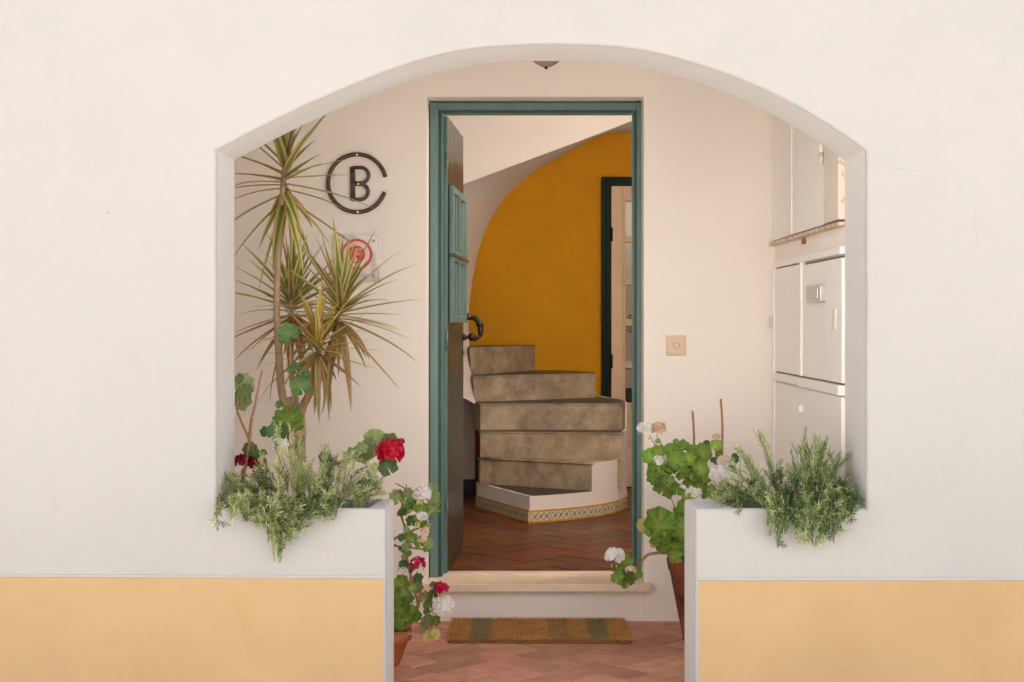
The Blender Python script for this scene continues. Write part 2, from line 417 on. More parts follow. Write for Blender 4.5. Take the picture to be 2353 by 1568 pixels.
def planter(x0, x1, t0, t1, t0b, t1b, free):
    """low planter wall with soil trough; free = index of the open end"""
    bm = bmesh.new()
    o = [(x0, YF), (x1, YF), (x1, YI), (x0, YI)]
    i = [(t0, YF + .022), (t1, YF + .022), (t1b, YI - .035), (t0b, YI - .035)]
    A = [bm.verts.new((x, y, -.2)) for x, y in o]; B = [bm.verts.new((x, y, ZP + (0 if y == YF else -.006))) for x, y in o]
    C = [bm.verts.new((x, y, ZP - .002)) for x, y in i]; D = [bm.verts.new((x, y, ZP - .14)) for x, y in i]
    for k in range(4):
        j = (k + 1) % 4
        bm.faces.new((A[k], A[j], B[j], B[k])); bm.faces.new((B[k], B[j], C[j], C[k])); bm.faces.new((C[k], C[j], D[j], D[k]))
    bm.faces.new(D); bmesh.ops.recalc_face_normals(bm, faces=bm.faces)
    es = [bm.edges.get((B[0], B[1])), bm.edges.get((B[2], B[3]))]
    if free == 1: es += [bm.edges.get((A[1], B[1])), bm.edges.get((B[1], B[2])), bm.edges.get((A[2], B[2]))]
    else: es += [bm.edges.get((A[0], B[0])), bm.edges.get((B[3], B[0])), bm.edges.get((A[3], B[3]))]
    bmesh.ops.bevel(bm, geom=es, offset=.012, segments=3, affect='EDGES', profile=.5)
    m = bpy.data.meshes.new('m'); bm.to_mesh(m); bm.free()
    p = link('planter', lighten_reveals(m), house)
    v, f = [], []; nx, ny = 26, 12
    for a in range(nx + 1):
        for b in range(ny + 1):
            s, t = a / nx, b / ny
            lo, hi = t0 + (t0b - t0) * t, t1 + (t1b - t1) * t
            v.append((lo + (hi - lo) * s, YF + .022 + (YI - .057 - YF) * t, ZP - .035 + .012 * noise.noise((a * .5, b * .5, x0))))
    for a in range(nx):
        for b in range(ny):
            k = a * (ny + 1) + b; f.append((k, k + ny + 1, k + ny + 2, k + 1))
    link('soil', mesh(v, f, True), p, mat=M['soil'])
planter(XL, PXL, XL + .012, -.50, XL + .012, -.475, 1)
planter(PXR, XR, .762, XR - .012, .715, XR - .012, 0)

def dado(x0, x1, z, seed):
    n = 120; top = []
    for k in range(n + 1):
        x = x0 + (x1 - x0) * k / n
        top.append((x, z(x) + .0022 * noise.noise((x * 3, seed, 0)) + .0012 * noise.noise((x * 17, seed, 1))))
    poly = [(x0, -.2), (x1, -.2)] + top[::-1]
    link('ochre_band', prism(poly, YF - .0025, YF + .01, 'Y'), house, mat=M['dado'])
dado(-7, PXL - .011, lambda x: .513 - .004 * (x + 1.7), 1)
dado(PXR + .012, 7, lambda x: .5015 + .0 * x, 5)
# thin raised lip of plaster over the painted band
for (a, b, z) in ((-7, PXL - .004, lambda x: .5135 - .004 * (x + 1.7)), (PXR + .004, 7, lambda x: .502)):
    pts = [(a + (b - a) * k / 60, z(a + (b - a) * k / 60)) for k in range(61)]
    link('plaster_lip', prism([(x, q + .001) for x, q in pts] + [(x, q + .010 + .002 * noise.noise((x * 5, 3, 3))) for x, q in pts[::-1]], YF - .0035, YF + .01, 'Y'), house, mat=M['facade'])
# hairline crack, chips
def strip(name, px, wd, Y, mt, parent):
    pts = [P(x, y, Y) for x, y in px]; fine = []
    for a, b in zip(pts, pts[1:]):
        for k in range(5):
            q = a.lerp(b, k / 5); fine.append(q + Vector((rnd.uniform(-1, 1), 0, rnd.uniform(-1, 1))) * .0025)
    fine.append(pts[-1]); v, f = [], []
    for i, p in enumerate(fine):
        d = (fine[min(i + 1, len(fine) - 1)] - fine[max(0, i - 1)]).normalized(); nrm = Vector((-d.z, 0, d.x))
        ww = wd * rnd.uniform(.3, 1) * (.4 + .6 * math.sin(math.pi * (i + .5) / len(fine)))
        v += [p + nrm * ww, p - nrm * ww]
    for i in range(len(fine) - 1): f.append((2 * i, 2 * i + 1, 2 * i + 3, 2 * i + 2))
    return link(name, mesh(v, f), parent, mat=mt)
M['crack'] = mat('crack_line', (.36, .345, .335), .9, .1)
M['chip'] = mat('chip_grey', (.30, .28, .27), .9, .1)
M['stain'] = mat('ochre_chip', (.62, .40, .16), .9, .1)
strip('crack', [(2003, 348), (2035, 358), (2062, 388), (2110, 391), (2150, 398), (2170, 410), (2170, 455)], .0011, YF - .0006, M['crack'], house)
strip('crack', [(2170, 455), (2215, 458), (2238, 480), (2244, 560), (2260, 575), (2280, 578)], .0008, YF - .0006, M['crack'], house)
strip('chip', [(245, 489), (248, 491), (251, 486)], .0022, YF - .0006, M['chip'], house)
strip('chip', [(199, 1266), (203, 1268)], .002, YF - .0006, M['chip'], house)
for x, y in ((247, 1514), (555, 1460), (2222, 1467), (600, 1470), (1760, 1340), (527, 1378)):
    strip('chip', [(x, y), (x + 3, y + 3)], .0022, YF - .0032, M['chip'] if y != 1378 else M['stain'], house)
strip('crack', [(2006, 1342), (1997, 1350)], .002, YF - .0032, M['facade'], house)

# porch walls
DX0, DX1, DZ = P(982, 0, YB).x, P(1479, 0, YB).x, P(0, 223, YB).z
poly = [(-1.55, -.2), (1.3, -.2), (1.3, 2.7), (-1.55, 2.7)]
poly = [(-1.55, -.2), (DX0, -.2), (DX0, DZ), (DX1, DZ), (DX1, -.2), (1.3, -.2), (1.3, 2.75), (-1.55, 2.75)]
link('porch_back_wall', prism(poly, YB, 7.045, 'Y', {1, 2, 3}, .004, 2), house, mat=M['porch'])
box('door_step_wall', DX0, DX1, YB + .001, 7.0, -.2, .146, M['porch'], house)
XW = 1.213
box('porch_side_wall', XW + .002, 1.5, YI, YB, -.2, 2.70, M['porch'], house)
box('porch_side_wall', -1.75, -1.5, YI, YB, -.2, 2.70, M['porch'], house)
box('porch_ceiling', -1.75, 1.5, YI, YB, 2.66, 2.85, M['porch'], house)
box('unseen_roof', -7, 7, YI, 13, 2.9, 2.995, M['facade'], house)  # unseen house top and outer walls, added so no sun leaks in
box('unseen_outer_wall', -7, -6.8, YI, 13, -.2, 2.9, M['facade'], house)
box('unseen_outer_wall', 6.8, 7, YI, 13, -.2, 2.9, M['facade'], house)
box('unseen_outer_wall', -6.8, 6.8, 12.8, 13, -.2, 2.9, M['facade'], house)
# door sill of pale stone
sx0, sx1 = P(968, 0, 6.74).x, P(1495.5, 0, 6.74).x
s = prism([(sx0, 6.738), (sx1, 6.738), (sx1, YB), (DX1, YB), (DX1, 7.045), (DX0, 7.045), (DX0, YB), (sx0, YB)], .147, .184, 'Z', 'all', .004, 2)
link('door_sill', s, house, mat=M['sill'])
box('threshold', DX0 + .03, DX1 - .03, 6.97, 7.048, .183, .192, M['sill'], house, .003)
# teal door frame with stepped moulding
FY = 6.915
fx0, fx1, fz = P(987, 0, FY).x, P(1477.5, 0, FY).x, P(0, 236, FY).z
fr = link('door_frame', bevel_box(fx0, fx0 + .042, FY, FY + .10, .184, fz, .003), house, mat=M['teal'])
def fpart(nm, a): return box(nm, *a, M['teal'], fr, .002)
box('jamb', fx1 - .030, fx1, FY, FY + .10, .184, fz, M['teal'], fr, .003)
box('head', fx0 + .0425, fx1 - .0305, FY, FY + .10, fz - .036, fz, M['teal'], fr, .003)
box('bead', fx0 + .0425, fx0 + .054, FY + .018, FY + .10, .184, fz - .0365, M['tealdark'], fr, .002)
box('bead', fx0 + .0545, fx0 + .062, FY + .010, FY + .05, .184, fz - .0365, M['teal'], fr, .002)
box('bead', fx1 - .041, fx1 - .0305, FY + .016, FY + .10, .184, fz - .0365, M['tealdark'], fr, .002)
box('bead', fx1 - .049, fx1 - .0415, FY + .012, FY + .05, .184, fz - .0365, M['teal'], fr, .002)
box('bead', fx0 + .0625, fx1 - .0495, FY + .016, FY + .10, fz - .047, fz - .0365, M['tealdark'], fr, .002)
box('bead', fx0 + .0625, fx1 - .0495, FY + .010, FY + .05, fz - .053, fz - .0475, M['teal'], fr, .002)

# ---- the open door leaf, in its own axes: u along the leaf, v out of its face (to the right), z up
ang = math.atan2(1.0, .0606)
LX, LY = P(1028, 0, 6.99).x, 6.985
leaf_m = Matrix.Translation((LX, LY, 0)) @ Matrix.Rotation(ang, 4, 'Z') @ Matrix.Scale(-1, 4, Vector((0, 1, 0)))
door = None
def lbox(nm, u0, u1, v0, v1, z0, z1, mt, par, b=.002):
    m = bevel_box(u0, u1, v0, v1, z0, z1, b); m.transform(leaf_m); m.flip_normals()
    return link(nm, m, par, mat=mt)
LW, LZ0, LZ1 = .807, .196, 2.372
door = lbox('front_door', 0, .012, -.036, 0, LZ0, LZ1, M['teal'], house)
door['label'] = 'teal and dark green plank front door standing open into the hall'
wz0, wzm, wz1 = 1.385, 1.715, 2.05
npl = 7
for k in range(npl):
    a, b = .0125 + (LW - .0125) * k / npl, .0125 + (LW - .0125) * (k + 1) / npl - .004
    lbox('plank', a, b, -.034, .001 + rnd.uniform(-.0006, .0006), LZ0, LZ1, M['varnish'], door, .003)
lbox('door_back', .013, LW, -.036, -.0342, LZ0, LZ1, M['teal'], door, 0)
for (u0, u1, z0, z1) in ((.06, .105, wz0, wz1), (.715, .76, wz0, wz1), (.385, .425, wz0 + .03, wz1 - .03)):
    lbox('glazing_bar', u0, u1, .002, .024, z0, z1, M['teal'], door, .004)
for (z0, z1, th) in ((wz0, wz0 + .035, .022), (wz1 - .035, wz1, .022), (wzm - .03, wzm + .02, .0235)):
    for (u0, u1) in ((.1055, .3845), (.4255, .7145)):
        lbox('glazing_bar', u0, u1, .002, th, z0, z1, M['teal'], door, .004)
lbox('glazing_ledge', .05, .77, .002, .034, wzm - .012, wzm + .004, M['varnish'], door, .003)
for (u0, u1) in ((.1055, .3845), (.4255, .7145)):
    for (z0, z1) in ((wz0 + .0355, wzm - .0305), (wzm + .0205, wz1 - .0355)):
        lbox('pane', u0, u1, .002, .009, z0, z1, M['pane'], door, .001)
        for q in (.33, .66):
            u = u0 + (u1 - u0) * q
            lbox('glazing_bar', u - .006, u + .006, .0095, .015, z0, z1, M['teal'], door, .003)
# hand-shaped knocker
def L(u, v, z): return leaf_m @ Vector((u, v, z))
kz = 1.405
kp = MB([M['bronze']])
v, f = tube_data([L(.775, .001, kz + .012), L(.775, .03, kz + .012), L(.775, .05, kz + .005)], [.024, .020, .012], 12); kp.add(v, f)
arm = catmull([L(.775, .040, kz + .01), L(.775, .072, kz), L(.775, .090, kz - .025), L(.775, .094, kz - .06), L(.775, .092, kz - .085), L(.775, .075, kz - .102), L(.775, .055, kz - .098)], 5)
v, f = tube_data(arm, [.012 + .005 * math.sin(i / len(arm) * 5) + (.004 if 8 < i < 12 else 0) for i in range(len(arm))], 12); kp.add(v, f)
for q in range(4):
    c = L(.765 + q * .008, .050 + .004 * (q % 2), kz - .100)
    v, f = tube_data([L(.762 + q * .009, .088, kz - .09), L(.762 + q * .009, .066, kz - .112), c, L(.762 + q * .009, .036, kz - .088)], [.007, .0085, .008, .005], 8); kp.add(v, f)
bmx = bmesh.new(); bmesh.ops.create_icosphere(bmx, subdivisions=3, radius=.023, matrix=Matrix.Translation(L(.775, .048, kz - .094)))
mm = bpy.data.meshes.new('t'); bmx.to_mesh(mm); bmx.free(); kp.add([q.co.copy() for q in mm.vertices], [tuple(p.vertices) for p in mm.polygons])
kp.build('knocker', door, True)
v, f = tube_data([L(.775, .001, kz - .096), L(.775, .012, kz - .096), L(.775, .024, kz - .096)], [.020, .016, .009], 14)
link('strike_plate', mesh(v, f, True), door, mat=M['bronze'])
ring = [L(.775 + .010 * math.cos(t), .006, 1.245 + .026 * math.sin(t)) for t in [2 * math.pi * k / 20 for k in range(21)]]
tube('escutcheon', ring, .004, M['chrome'], door)
for z in (.5, 1.3, 2.15):
    tube('hinge', [L(-.004, -.002, z - .045), L(-.004, -.002, z + .045)], .006, M['teal'], door)

# ------------------------------------------------------------------ hall behind the door
YW, ZC = 10.70, 2.86
box('hall_side_wall', -1.6, -1.5, 7.045, YW, 0, ZC, M['hallwhite'], house)
box('hall_side_wall', 1.9, 2.0, 7.045, YW, 0, ZC, M['hallwhite'], house)
box('hall_ceiling', -1.6, 2.0, 7.045, YW + .1, ZC, ZC + .03, M['hallwhite'], house)
box('hall_back_wall', -1.6, 2.0, YW, YW + .12, 0, ZC, M['yellow'], house)
box('hall_front_wall', -1.6, 2.0, 6.99, 7.044, 2.76, ZC, M['hallwhite'], house)
# flight overhead: upright face and twisted soffit
SY = 9.4
Fpx = [(1868, 222), (1620, 228), (1470, 272), (1388, 303), (1300, 336), (1210, 369.5), (1120, 403), (1062, 425), (1042, 440), (1032, 520), (1030, 620), (1032, 740), (1040, 840), (1048, 905)]
Cpx = [(1800, 309), (1620, 309), (1470, 309), (1390, 309), (1305, 350), (1222, 400), (1155, 462), (1112, 540), (1092, 610), (1081, 680), (1076, 740), (1079, 800), (1086, 870), (1094, 930)]
Fp = [P(x, y, SY) for x, y in Fpx]
Cp = [P(x, y, YW - .004 if i < 9 else [10.5, 10.2, 10.0, 9.8, 9.66][i - 9]) for i, (x, y) in enumerate(Cpx)]
Fc, Cc = catmull(Fp, 6), catmull(Cp, 6)
n = len(Fc); v, f = [], []; m_ = 12
for i in range(n):
    for k in range(m_ + 1): v.append(Fc[i].lerp(Cc[i], k / m_))
for i in range(n - 1):
    for k in range(m_):
        a = i * (m_ + 1) + k; f.append((a, a + 1, a + m_ + 2, a + m_ + 1))
link('stair_soffit', mesh(v, f, True), house, mat=M['hallwhite'])
poly = [(q.x, q.z) for q in Fc[2:]]
poly += [(-1.5, poly[-1][1]), (-1.5, ZC), (1.9, ZC), (1.9, poly[0][1])]
link('stair_side_wall', prism(poly, SY, SY + .03, 'Y'), house, mat=M['hallwhite'])
box('niche_wall', -1.5, -.27, 10.25, 10.3, ZF, .86, M['hallwhite'], house)
box('skirting', -1.5, -.27, 10.235, 10.2495, ZF, ZF + .11, M['black'], house)
box('skirting', .60, 1.9, YW - .018, YW, ZF, ZF + .05, M['black'], house)

# inner door with frosted panes
dx = lambda x: P(x, 0, YW).x
dz = lambda y: P(0, y, YW).z
fr2 = link('inner_door_frame', bevel_box(dx(1382), dx(1403), YW - .05, YW - .001, ZF, dz(408), .004), house, mat=M['darkframe'])
box('moulding', dx(1391), dx(1397), YW - .062, YW - .0505, ZF, dz(415), M['darkframe'], fr2, .004)
box('head', dx(1403) + .001, 1.70, YW - .05, YW - .001, dz(428), dz(408), M['darkframe'], fr2, .004)
box('moulding', dx(1403), 1.70, YW - .062, YW - .0505, dz(420), dz(414), M['darkframe'], fr2, .004)
box('jamb', 1.62, 1.70, YW - .05, YW - .001, ZF, dz(428) - .001, M['darkframe'], fr2, .004)
X0, X1 = dx(1403) + .003, 1.617
rows = [(463.8, 543.8), (558.6, 643.6), (655, 734), (749.6, 830), (846, 925)]
px0, px1 = dx(1436), dx(1436) + .62
idoor = link('inner_door', bevel_box(X0, px0 - .018, YW - .045, YW - .003, ZF + .01, dz(428) - .004, .003), house, mat=M['cream'])
idoor['label'] = 'cream inner door with a column of frosted panes in a black frame'
box('stile', px1 + .018, X1, YW - .045, YW - .003, ZF + .01, dz(428) - .004, M['cream'], idoor, .003)
zs = [dz(428) - .004] + [q for a, b in rows for q in (dz(a) + .018, dz(b) - .018)] + [ZF + .01]
for k in range(0, len(zs), 2):
    if zs[k] > zs[k + 1]: box('rail', px0 - .0178, px1 + .0178, YW - .045, YW - .003, zs[k + 1], zs[k], M['cream'], idoor, .003)
for k, (a, b) in enumerate(rows):
    za, zb = dz(a), dz(b)
    box('pane', px0, px1, YW - .024, YW - .018, zb, za, M['frosted'], idoor)
    box('pane_bead', px0 - .018, px0, YW - .052, YW - .012, zb - .018, za + .018, M['cream'], idoor, .005)
    box('pane_bead', px0 + .0005, px1, YW - .052, YW - .012, za, za + .018, M['cream'], idoor, .005)
    box('pane_bead', px0 + .0005, px1, YW - .052, YW - .012, zb - .018, zb, M['cream'], idoor, .005)
    if k == 4: box('dark_pane', px0 + .001, px1, YW - .0265, YW - .0245, zb, zb + .42 * (za - zb), M['black'], idoor)
for (ya, yb) in ((1015, 1095), (1030, 1080)):
    pass
box('raised_panel', dx(1436), px1, YW - .052, YW - .0455, dz(1095), dz(1030), M['cream'], idoor, .006)
for z in (dz(540), dz(830)):
    tube('hinge', [(dx(1404), YW - .054, z - .05), (dx(1404), YW - .054, z + .05)], .010, M['black'], idoor)
def scroll(cx, cy, r, s):
    return [P(cx + s * r * (1 - t / 9) * math.cos(t * .9), cy + r * (1 - t / 9) * math.sin(t * .9), YW - .028) for t in [k * .5 for k in range(16)]]
tube('iron_scroll', scroll(1449, 727, 7, 1), .004, M['black'], idoor)
tube('iron_scroll', scroll(1450, 757, 7, -1), .004, M['black'], idoor)

# lit lamp on the hall ceiling (its glow shows in the top pane of the inner door)
LP = (1.13, 7.20, 2.50)
hl = thing('wall_lamp', 'lit globe wall lamp inside the hall beside the doorway', 'lamp', (LP[0], 7.045, LP[2]))
gm = mat('lamp_glow', (.9, .85, .75), .4); nd = gm.node_tree.nodes['Principled BSDF']; nd.inputs['Emission Color'].default_value = (1, .83, .62, 1); nd.inputs['Emission Strength'].default_value = 6
link('glass_globe', lathe([(.001, -.09), (.04, -.082), (.075, -.05), (.09, 0), (.075, .05), (.04, .082), (.03, .10)], 28), hl, loc=(LP[0], LP[1] + .02, LP[2] + .12), mat=gm)
tube('arm', [(LP[0], 7.045, LP[2] + .25), (LP[0], 7.12, LP[2] + .26), (LP[0], LP[1] + .02, LP[2] + .25), (LP[0], LP[1] + .02, LP[2] + .21)], .010, M['brass'], hl)
pl = bpy.data.lights.new('bulb', 'POINT'); pl.energy = 21; pl.color = (1, .88, .74); pl.shadow_soft_size = .09
po = bpy.data.objects.new('bulb', pl); col.objects.link(po); po.location = (LP[0], LP[1] + .05, LP[2] - .08); po.parent = hl; po.matrix_parent_inverse = Matrix.Translation((-LP[0], -7.045, -LP[2]))

# ------------------------------------------------------------------ staircase
st = thing('staircase', 'winding cement staircase on a white curved base with patterned tile skirting', 'staircase', (.2, 9.4, ZF))
z1, z2, z3, z4, z5, z6 = .345, .518, .688, .862, 1.036, 1.222
In = {1: (-.242, 9.58), 2: (-.228, 9.47), 3: (-.215, 9.43), 4: (-.215, 9.53), 5: (-.262, 9.67), 6: (-.288, 9.80), 7: (-.33, 10.1)}
Out = {2: (.482, 9.06), 3: (.700, 9.31), 4: (.706, 9.53), 5: (.568, 10.2), 6: (.157, 10.69), 7: (-.2, 10.69)}
Oc = catmull([Vector((.097, 8.80, 0)), Vector((.22, 8.865, 0)), Vector((.36, 8.955, 0)), Vector((.486, 9.062, 0)), Vector((.59, 9.19, 0)), Vector((.67, 9.33, 0)), Vector((.728, 9.52, 0)), Vector((.750, 9.72, 0)), Vector((.745, 9.95, 0)), Vector((.70, 10.2, 0)), Vector((.64, 10.45, 0)), Vector((.60, 10.69, 0))], 5)
Oc = [(q.x, q.y) for q in Oc]
def off(pts, d):
    out = []
    for i, p in enumerate(pts):
        a, b = Vector(pts[max(0, i - 1)]), Vector(pts[min(len(pts) - 1, i + 1)]); t = (b - a).normalized(); out.append((p[0] - t.y * d, p[1] + t.x * d))
    return out
# white plaster base: whole footprint to tread 1, higher curb beyond the second riser
base_poly = [In[1]] + Oc + [(-.2, 10.69), (-.2, 9.8)]
link('base', prism(base_poly, ZF - .01, z1 - .004, 'Z', None), st, mat=M['hallwhite'])
k2 = min(range(len(Oc)), key=lambda i: (Vector(Oc[i]) - Vector(Out[2])).length)
k3 = min(range(len(Oc)), key=lambda i: (Vector(Oc[i]) - Vector((.675, 9.35))).length)
k4 = min(range(len(Oc)), key=lambda i: (Vector(Oc[i]) - Vector((.73, 9.55))).length)
def curb(a, b, zt):
    o = Oc[a:b + 1]; i = off(o, .035)
    link('curb', prism(o + i[::-1], z1 - .006, zt, 'Z', None), st, mat=M['hallwhite'])
curb(k2, k3, z2 - .003); curb(k3, k4 + 3, z3 - .003); curb(k4 + 3, len(Oc) - 1, z4 - .003)
# treads and risers in cement
inner_off = off(Oc, .010)
def step(i, zt, zb, extra):
    a, b = In[i], Out[i]; c, d = Out[i + 1], In[i + 1]
    poly = [a, b] + extra + [c, d]
    m = prism(poly, zb, zt - .014, 'Z', None)
    s = link('step', recalc(m), st, mat=M['cement'])
    # tread slab with a small nosing towards the front edge
    dr = (Vector(b) - Vector(a)).normalized(); nn = Vector((dr.y, -dr.x)) * .007
    poly = [(a[0] + nn.x - .006, a[1] + nn.y), (b[0] + nn.x + .008 * dr.x, b[1] + nn.y + .008 * dr.y)] + extra + [c, d]
    m = prism(poly, zt - .0138, zt, 'Z', 'all', .006, 3)
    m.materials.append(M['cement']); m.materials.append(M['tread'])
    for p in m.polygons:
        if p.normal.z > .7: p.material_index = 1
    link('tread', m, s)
m = prism([(In[1][0] + .03, In[1][1] - .02), (.1, 8.84)] + inner_off[1:k2 + 1] + [Out[2], (In[2][0], In[2][1] + .02)], z1 - .0038, z1, 'Z', None)
link('tread', m, st, mat=M['tread'])
step(2, z2, z1, inner_off[k2 + 2:k3 - 1])
step(3, z3, z2 - .01, inner_off[k3 + 1:k4])
step(4, z4, z3 - .01, [q for q in inner_off if 9.6 < q[1] < 10.12])
step(5, z5, z4 - .01, [(.5, 10.45), (.36, 10.69)])
step(6, z6, z5 - .01, [])
# glazed skirting tiles
tw, th_ = .142, .075
tm = MB([M['azulejo'], M['azyellow'], M['azgreen']])
tm.box(-tw / 2 + .001, tw / 2 - .001, -.008, 0, .011, th_ - .011, 0)
tm.box(-tw / 2 + .001, tw / 2 - .001, -.0082, 0, 0, .0108, 1)
tm.box(-tw / 2 + .001, tw / 2 - .001, -.0082, 0, th_ - .0108, th_, 1)
def seg2(a, b, wd=.0016):
    a, b = Vector(a), Vector(b); d = (b - a).normalized(); nn = Vector((-d.y, d.x)) * wd
    q = [a + nn, b + nn, b - nn, a - nn]
    tm.add([(max(-tw / 2 + .0015, min(tw / 2 - .0015, p.x)), -.0085, p.y) for p in q], [(0, 3, 2, 1)], 2)
pit = tw / 3.5
for k in range(-1, 5):
    cx = -tw / 2 + pit * (k + .25); cz = th_ / 2; hh = .021
    A, B, C_, D_, E_, F_ = (cx - pit * .55, cz - .004), (cx + pit * .02, cz + hh), (cx + pit * .30, cz + hh), (cx + pit * .62, cz + .006), (cx + pit * .02 + 0, cz - hh), (cx - pit * .26, cz - hh)
    for a, b in ((A, B), (B, (cx + pit * .16, cz + hh * .86)), ((cx + pit * .16, cz + hh * .86), (cx + pit * .50, cz + .006)), ((cx + pit * .50, cz + .006), (cx + pit * .2, cz - .007)),
                 ((cx - pit * .16, cz + .007), (cx - pit * .46, cz - .006)), ((cx - pit * .46, cz - .006), (cx - pit * .12, cz - hh)), ((cx - pit * .12, cz - hh), (cx + pit * .02, cz - hh)), ((cx + pit * .02, cz - hh), (cx + pit * .58, cz + .002))):
        if max(a[0], b[0]) < -tw / 2 or min(a[0], b[0]) > tw / 2: continue
        seg2(a, b)
tile_m = mesh(tm.v, tm.f, False, tm.mats, tm.i)
def skirting(path, start=0.0):
    pts = [Vector((x, y, 0)) for x, y in path]; acc = [0]
    for a, b in zip(pts, pts[1:]): acc.append(acc[-1] + (b - a).length)
    def at(s):
        for i in range(len(pts) - 1):
            if s <= acc[i + 1]: return pts[i].lerp(pts[i + 1], (s - acc[i]) / (acc[i + 1] - acc[i]))
        return pts[-1]
    s = start
    while s + tw <= acc[-1] + .01:
        a, b = at(s), at(s + tw); d = b - a
        link('skirting_tile', tile_m, st, loc=((a.x + b.x) / 2, (a.y + b.y) / 2, ZF + .001), rot=(0, 0, math.atan2(d.y, d.x)), scale=((d.length) / tw, 1, 1)); s += tw
skirting(off(Oc, -.001), 0)
lp = [Vector((*In[1], 0)), Vector((.097, 8.80, 0))]
nl = 6
for k in range(nl):
    a, b = lp[1].lerp(lp[0], k / nl), lp[1].lerp(lp[0], (k + 1) / nl); d = a - b
    link('skirting_tile', tile_m, st, loc=((a.x + b.x) / 2, (a.y + b.y) / 2, ZF + .001), rot=(0, 0, math.atan2(d.y, d.x)), scale=(d.length / tw, 1, 1))

# ------------------------------------------------------------------ meter cabinets on the porch side wall
yq = lambda x: F * XW / (x - CX)                        # distance along the side wall from picture x
def wbox(nm, y0, y1, z0, z1, d, mt, par, b=.002, d0=0.0): return box(nm, XW - d, XW + .004 - d0, min(y0, y1), max(y0, y1), z0, z1, mt, par, b)
uc = thing('wall_cabinet', 'upper white metal wall cabinet with rusty shelf edge and hinges', 'cabinet', (XW, 6.0, 1.74), 'meter cabinets on the porch wall')
wbox('door_panel', 6.79, yq(1829) + .012, 1.765, 2.555, .012, M['metalwhite'], uc, .003)
wbox('door_panel', yq(1829) + .004, yq(1906), 1.765, 2.555, .016, M['metalwhite'], uc, .003)
wbox('centre_strip', yq(1829) - .004, yq(1829) + .016, 1.77, 2.555, .022, M['metalwhite'], uc, .003)
wbox('side_frame', yq(1908), 5.356, 1.765, 2.55, .026, M['rusty'], uc, .003)
wbox('shelf_edge', 6.79, 5.356, 1.742, 1.757, .028, M['rusty2'], uc, .003)
wbox('shelf_gap', 6.79, 5.356, 1.7575, 1.7645, .006, M['rust'], uc, 0)
wbox('rust_drip', yq(1848) + .03, yq(1848) - .03, 1.715, 1.7378, .006, M['rust'], uc, .002)
for (x, z) in ((1906, 2.04), (1773, 1.99)):
    y = yq(x)
    tube('hinge', [(XW - .030, y, z - .045), (XW - .030, y, z - .002)], .010, M['rusty'], uc)
    tube('hinge', [(XW - .030, y, z + .002), (XW - .030, y, z + .045)], .010, M['metalwhite'], uc)
lc = thing('wall_cabinet', 'lower white metal wall cabinet with steel flush handle on its door', 'cabinet', (XW, 6.0, .3), 'meter cabinets on the porch wall')
ya, yb, ym = yq(1786), 5.356, yq(1850)
wbox('top_rail', ya + .02, yb, 1.638, 1.668, .020, M['metalwhite'], lc, .003)
wbox('side_frame', ya + .02, ya - .012, .3, 1.644, .020, M['metalwhite'], lc, .003)
wbox('centre_strip', ym + .015, ym - .012, 1.165, 1.644, .022, M['metalwhite'], lc, .003)
wbox('gap', ya - .013, ym + .016, 1.6325, 1.638, .003, M['gap'], lc, 0)
wbox('gap', ym - .013, yb, 1.6255, 1.634, .003, M['gap'], lc, 0)
wbox('door_panel', ya - .016, ym + .018, 1.165, 1.632, .013, M['metalwhite'], lc, .003)
wbox('door_panel', ym - .016, yb, 1.165, 1.625, .013, M['metalwhite'], lc, .003)
wbox('bottom_rail', ya + .01, ym + .02, 1.125, 1.1578, .027, M['metalwhite'], lc, .003)
wbox('bottom_rail', ym + .012, yb, 1.120, 1.1578, .027, M['metalwhite'], lc, .003)
wbox('gap', ya, yb, 1.158, 1.1645, .004, M['gap'], lc, 0)
wbox('door_panel', ya - .016, ym + .008, .3, 1.115, .011, M['metalwhite'], lc, .003)
wbox('door_panel', ym - .004, yb, .3, 1.115, .015, M['metalwhite'], lc, .003)
wbox('clasp', ym + .03, ym - .03, 1.015, 1.045, .032, M['metalwhite'], lc, .004)
hy0, hy1 = yq(1871), yq(1905)
hnd = link('handle', bevel_box(XW - .034, XW - .010, hy1, hy0, 1.468, 1.532, .003), lc, mat=M['chrome'])
box('lever', XW - .040, XW - .0345, hy1 + .03, hy0 - .04, 1.478, 1.520, M['chrome'], hnd, .002)
wbox('latch', yq(1927) + .02, yq(1927) - .02, 1.36, 1.44, .020, M['rusty'], lc, .003)
for z in (1.372, 1.40):
    tube('hinge', [(XW - .026, ya + .014, z - .012), (XW - .026, ya + .014, z + .012)], .009, M['rusty'], lc)

# ------------------------------------------------------------------ porch ceiling lamp
pl_ = thing('ceiling_lamp', 'ribbed glass bowl lamp on the porch ceiling', 'lamp', (P(1254, 0, 6.4).x, 6.4, 2.66))
lx, ly = P(1255, 0, 6.4).x, 6.4
gl = mat('ribbed_glass', (.58, .50, .38), .18, .6, transl=.45)
prof = [(.002, -.156), (.025, -.153), (.05, -.138), (.075, -.112), (.098, -.075), (.114, -.035), (.118, -.004)]
link('glass_bowl', lathe(prof, 144, True, rim=lambda t, z: 1 + .016 * math.cos(48 * t) * (1 if z > -.15 else 0)), pl_, loc=(lx, ly, 2.66), mat=gl)
link('finial', lathe([(.001, -.168), (.007, -.164), (.009, -.158), (.006, -.152)], 14), pl_, loc=(lx, ly, 2.66), mat=M['bronze'])
link('rim', lathe([(.126, -.014), (.132, -.010), (.132, -.0005), (.10, -.0005)], 48), pl_, loc=(lx, ly, 2.66), mat=M['brass'])

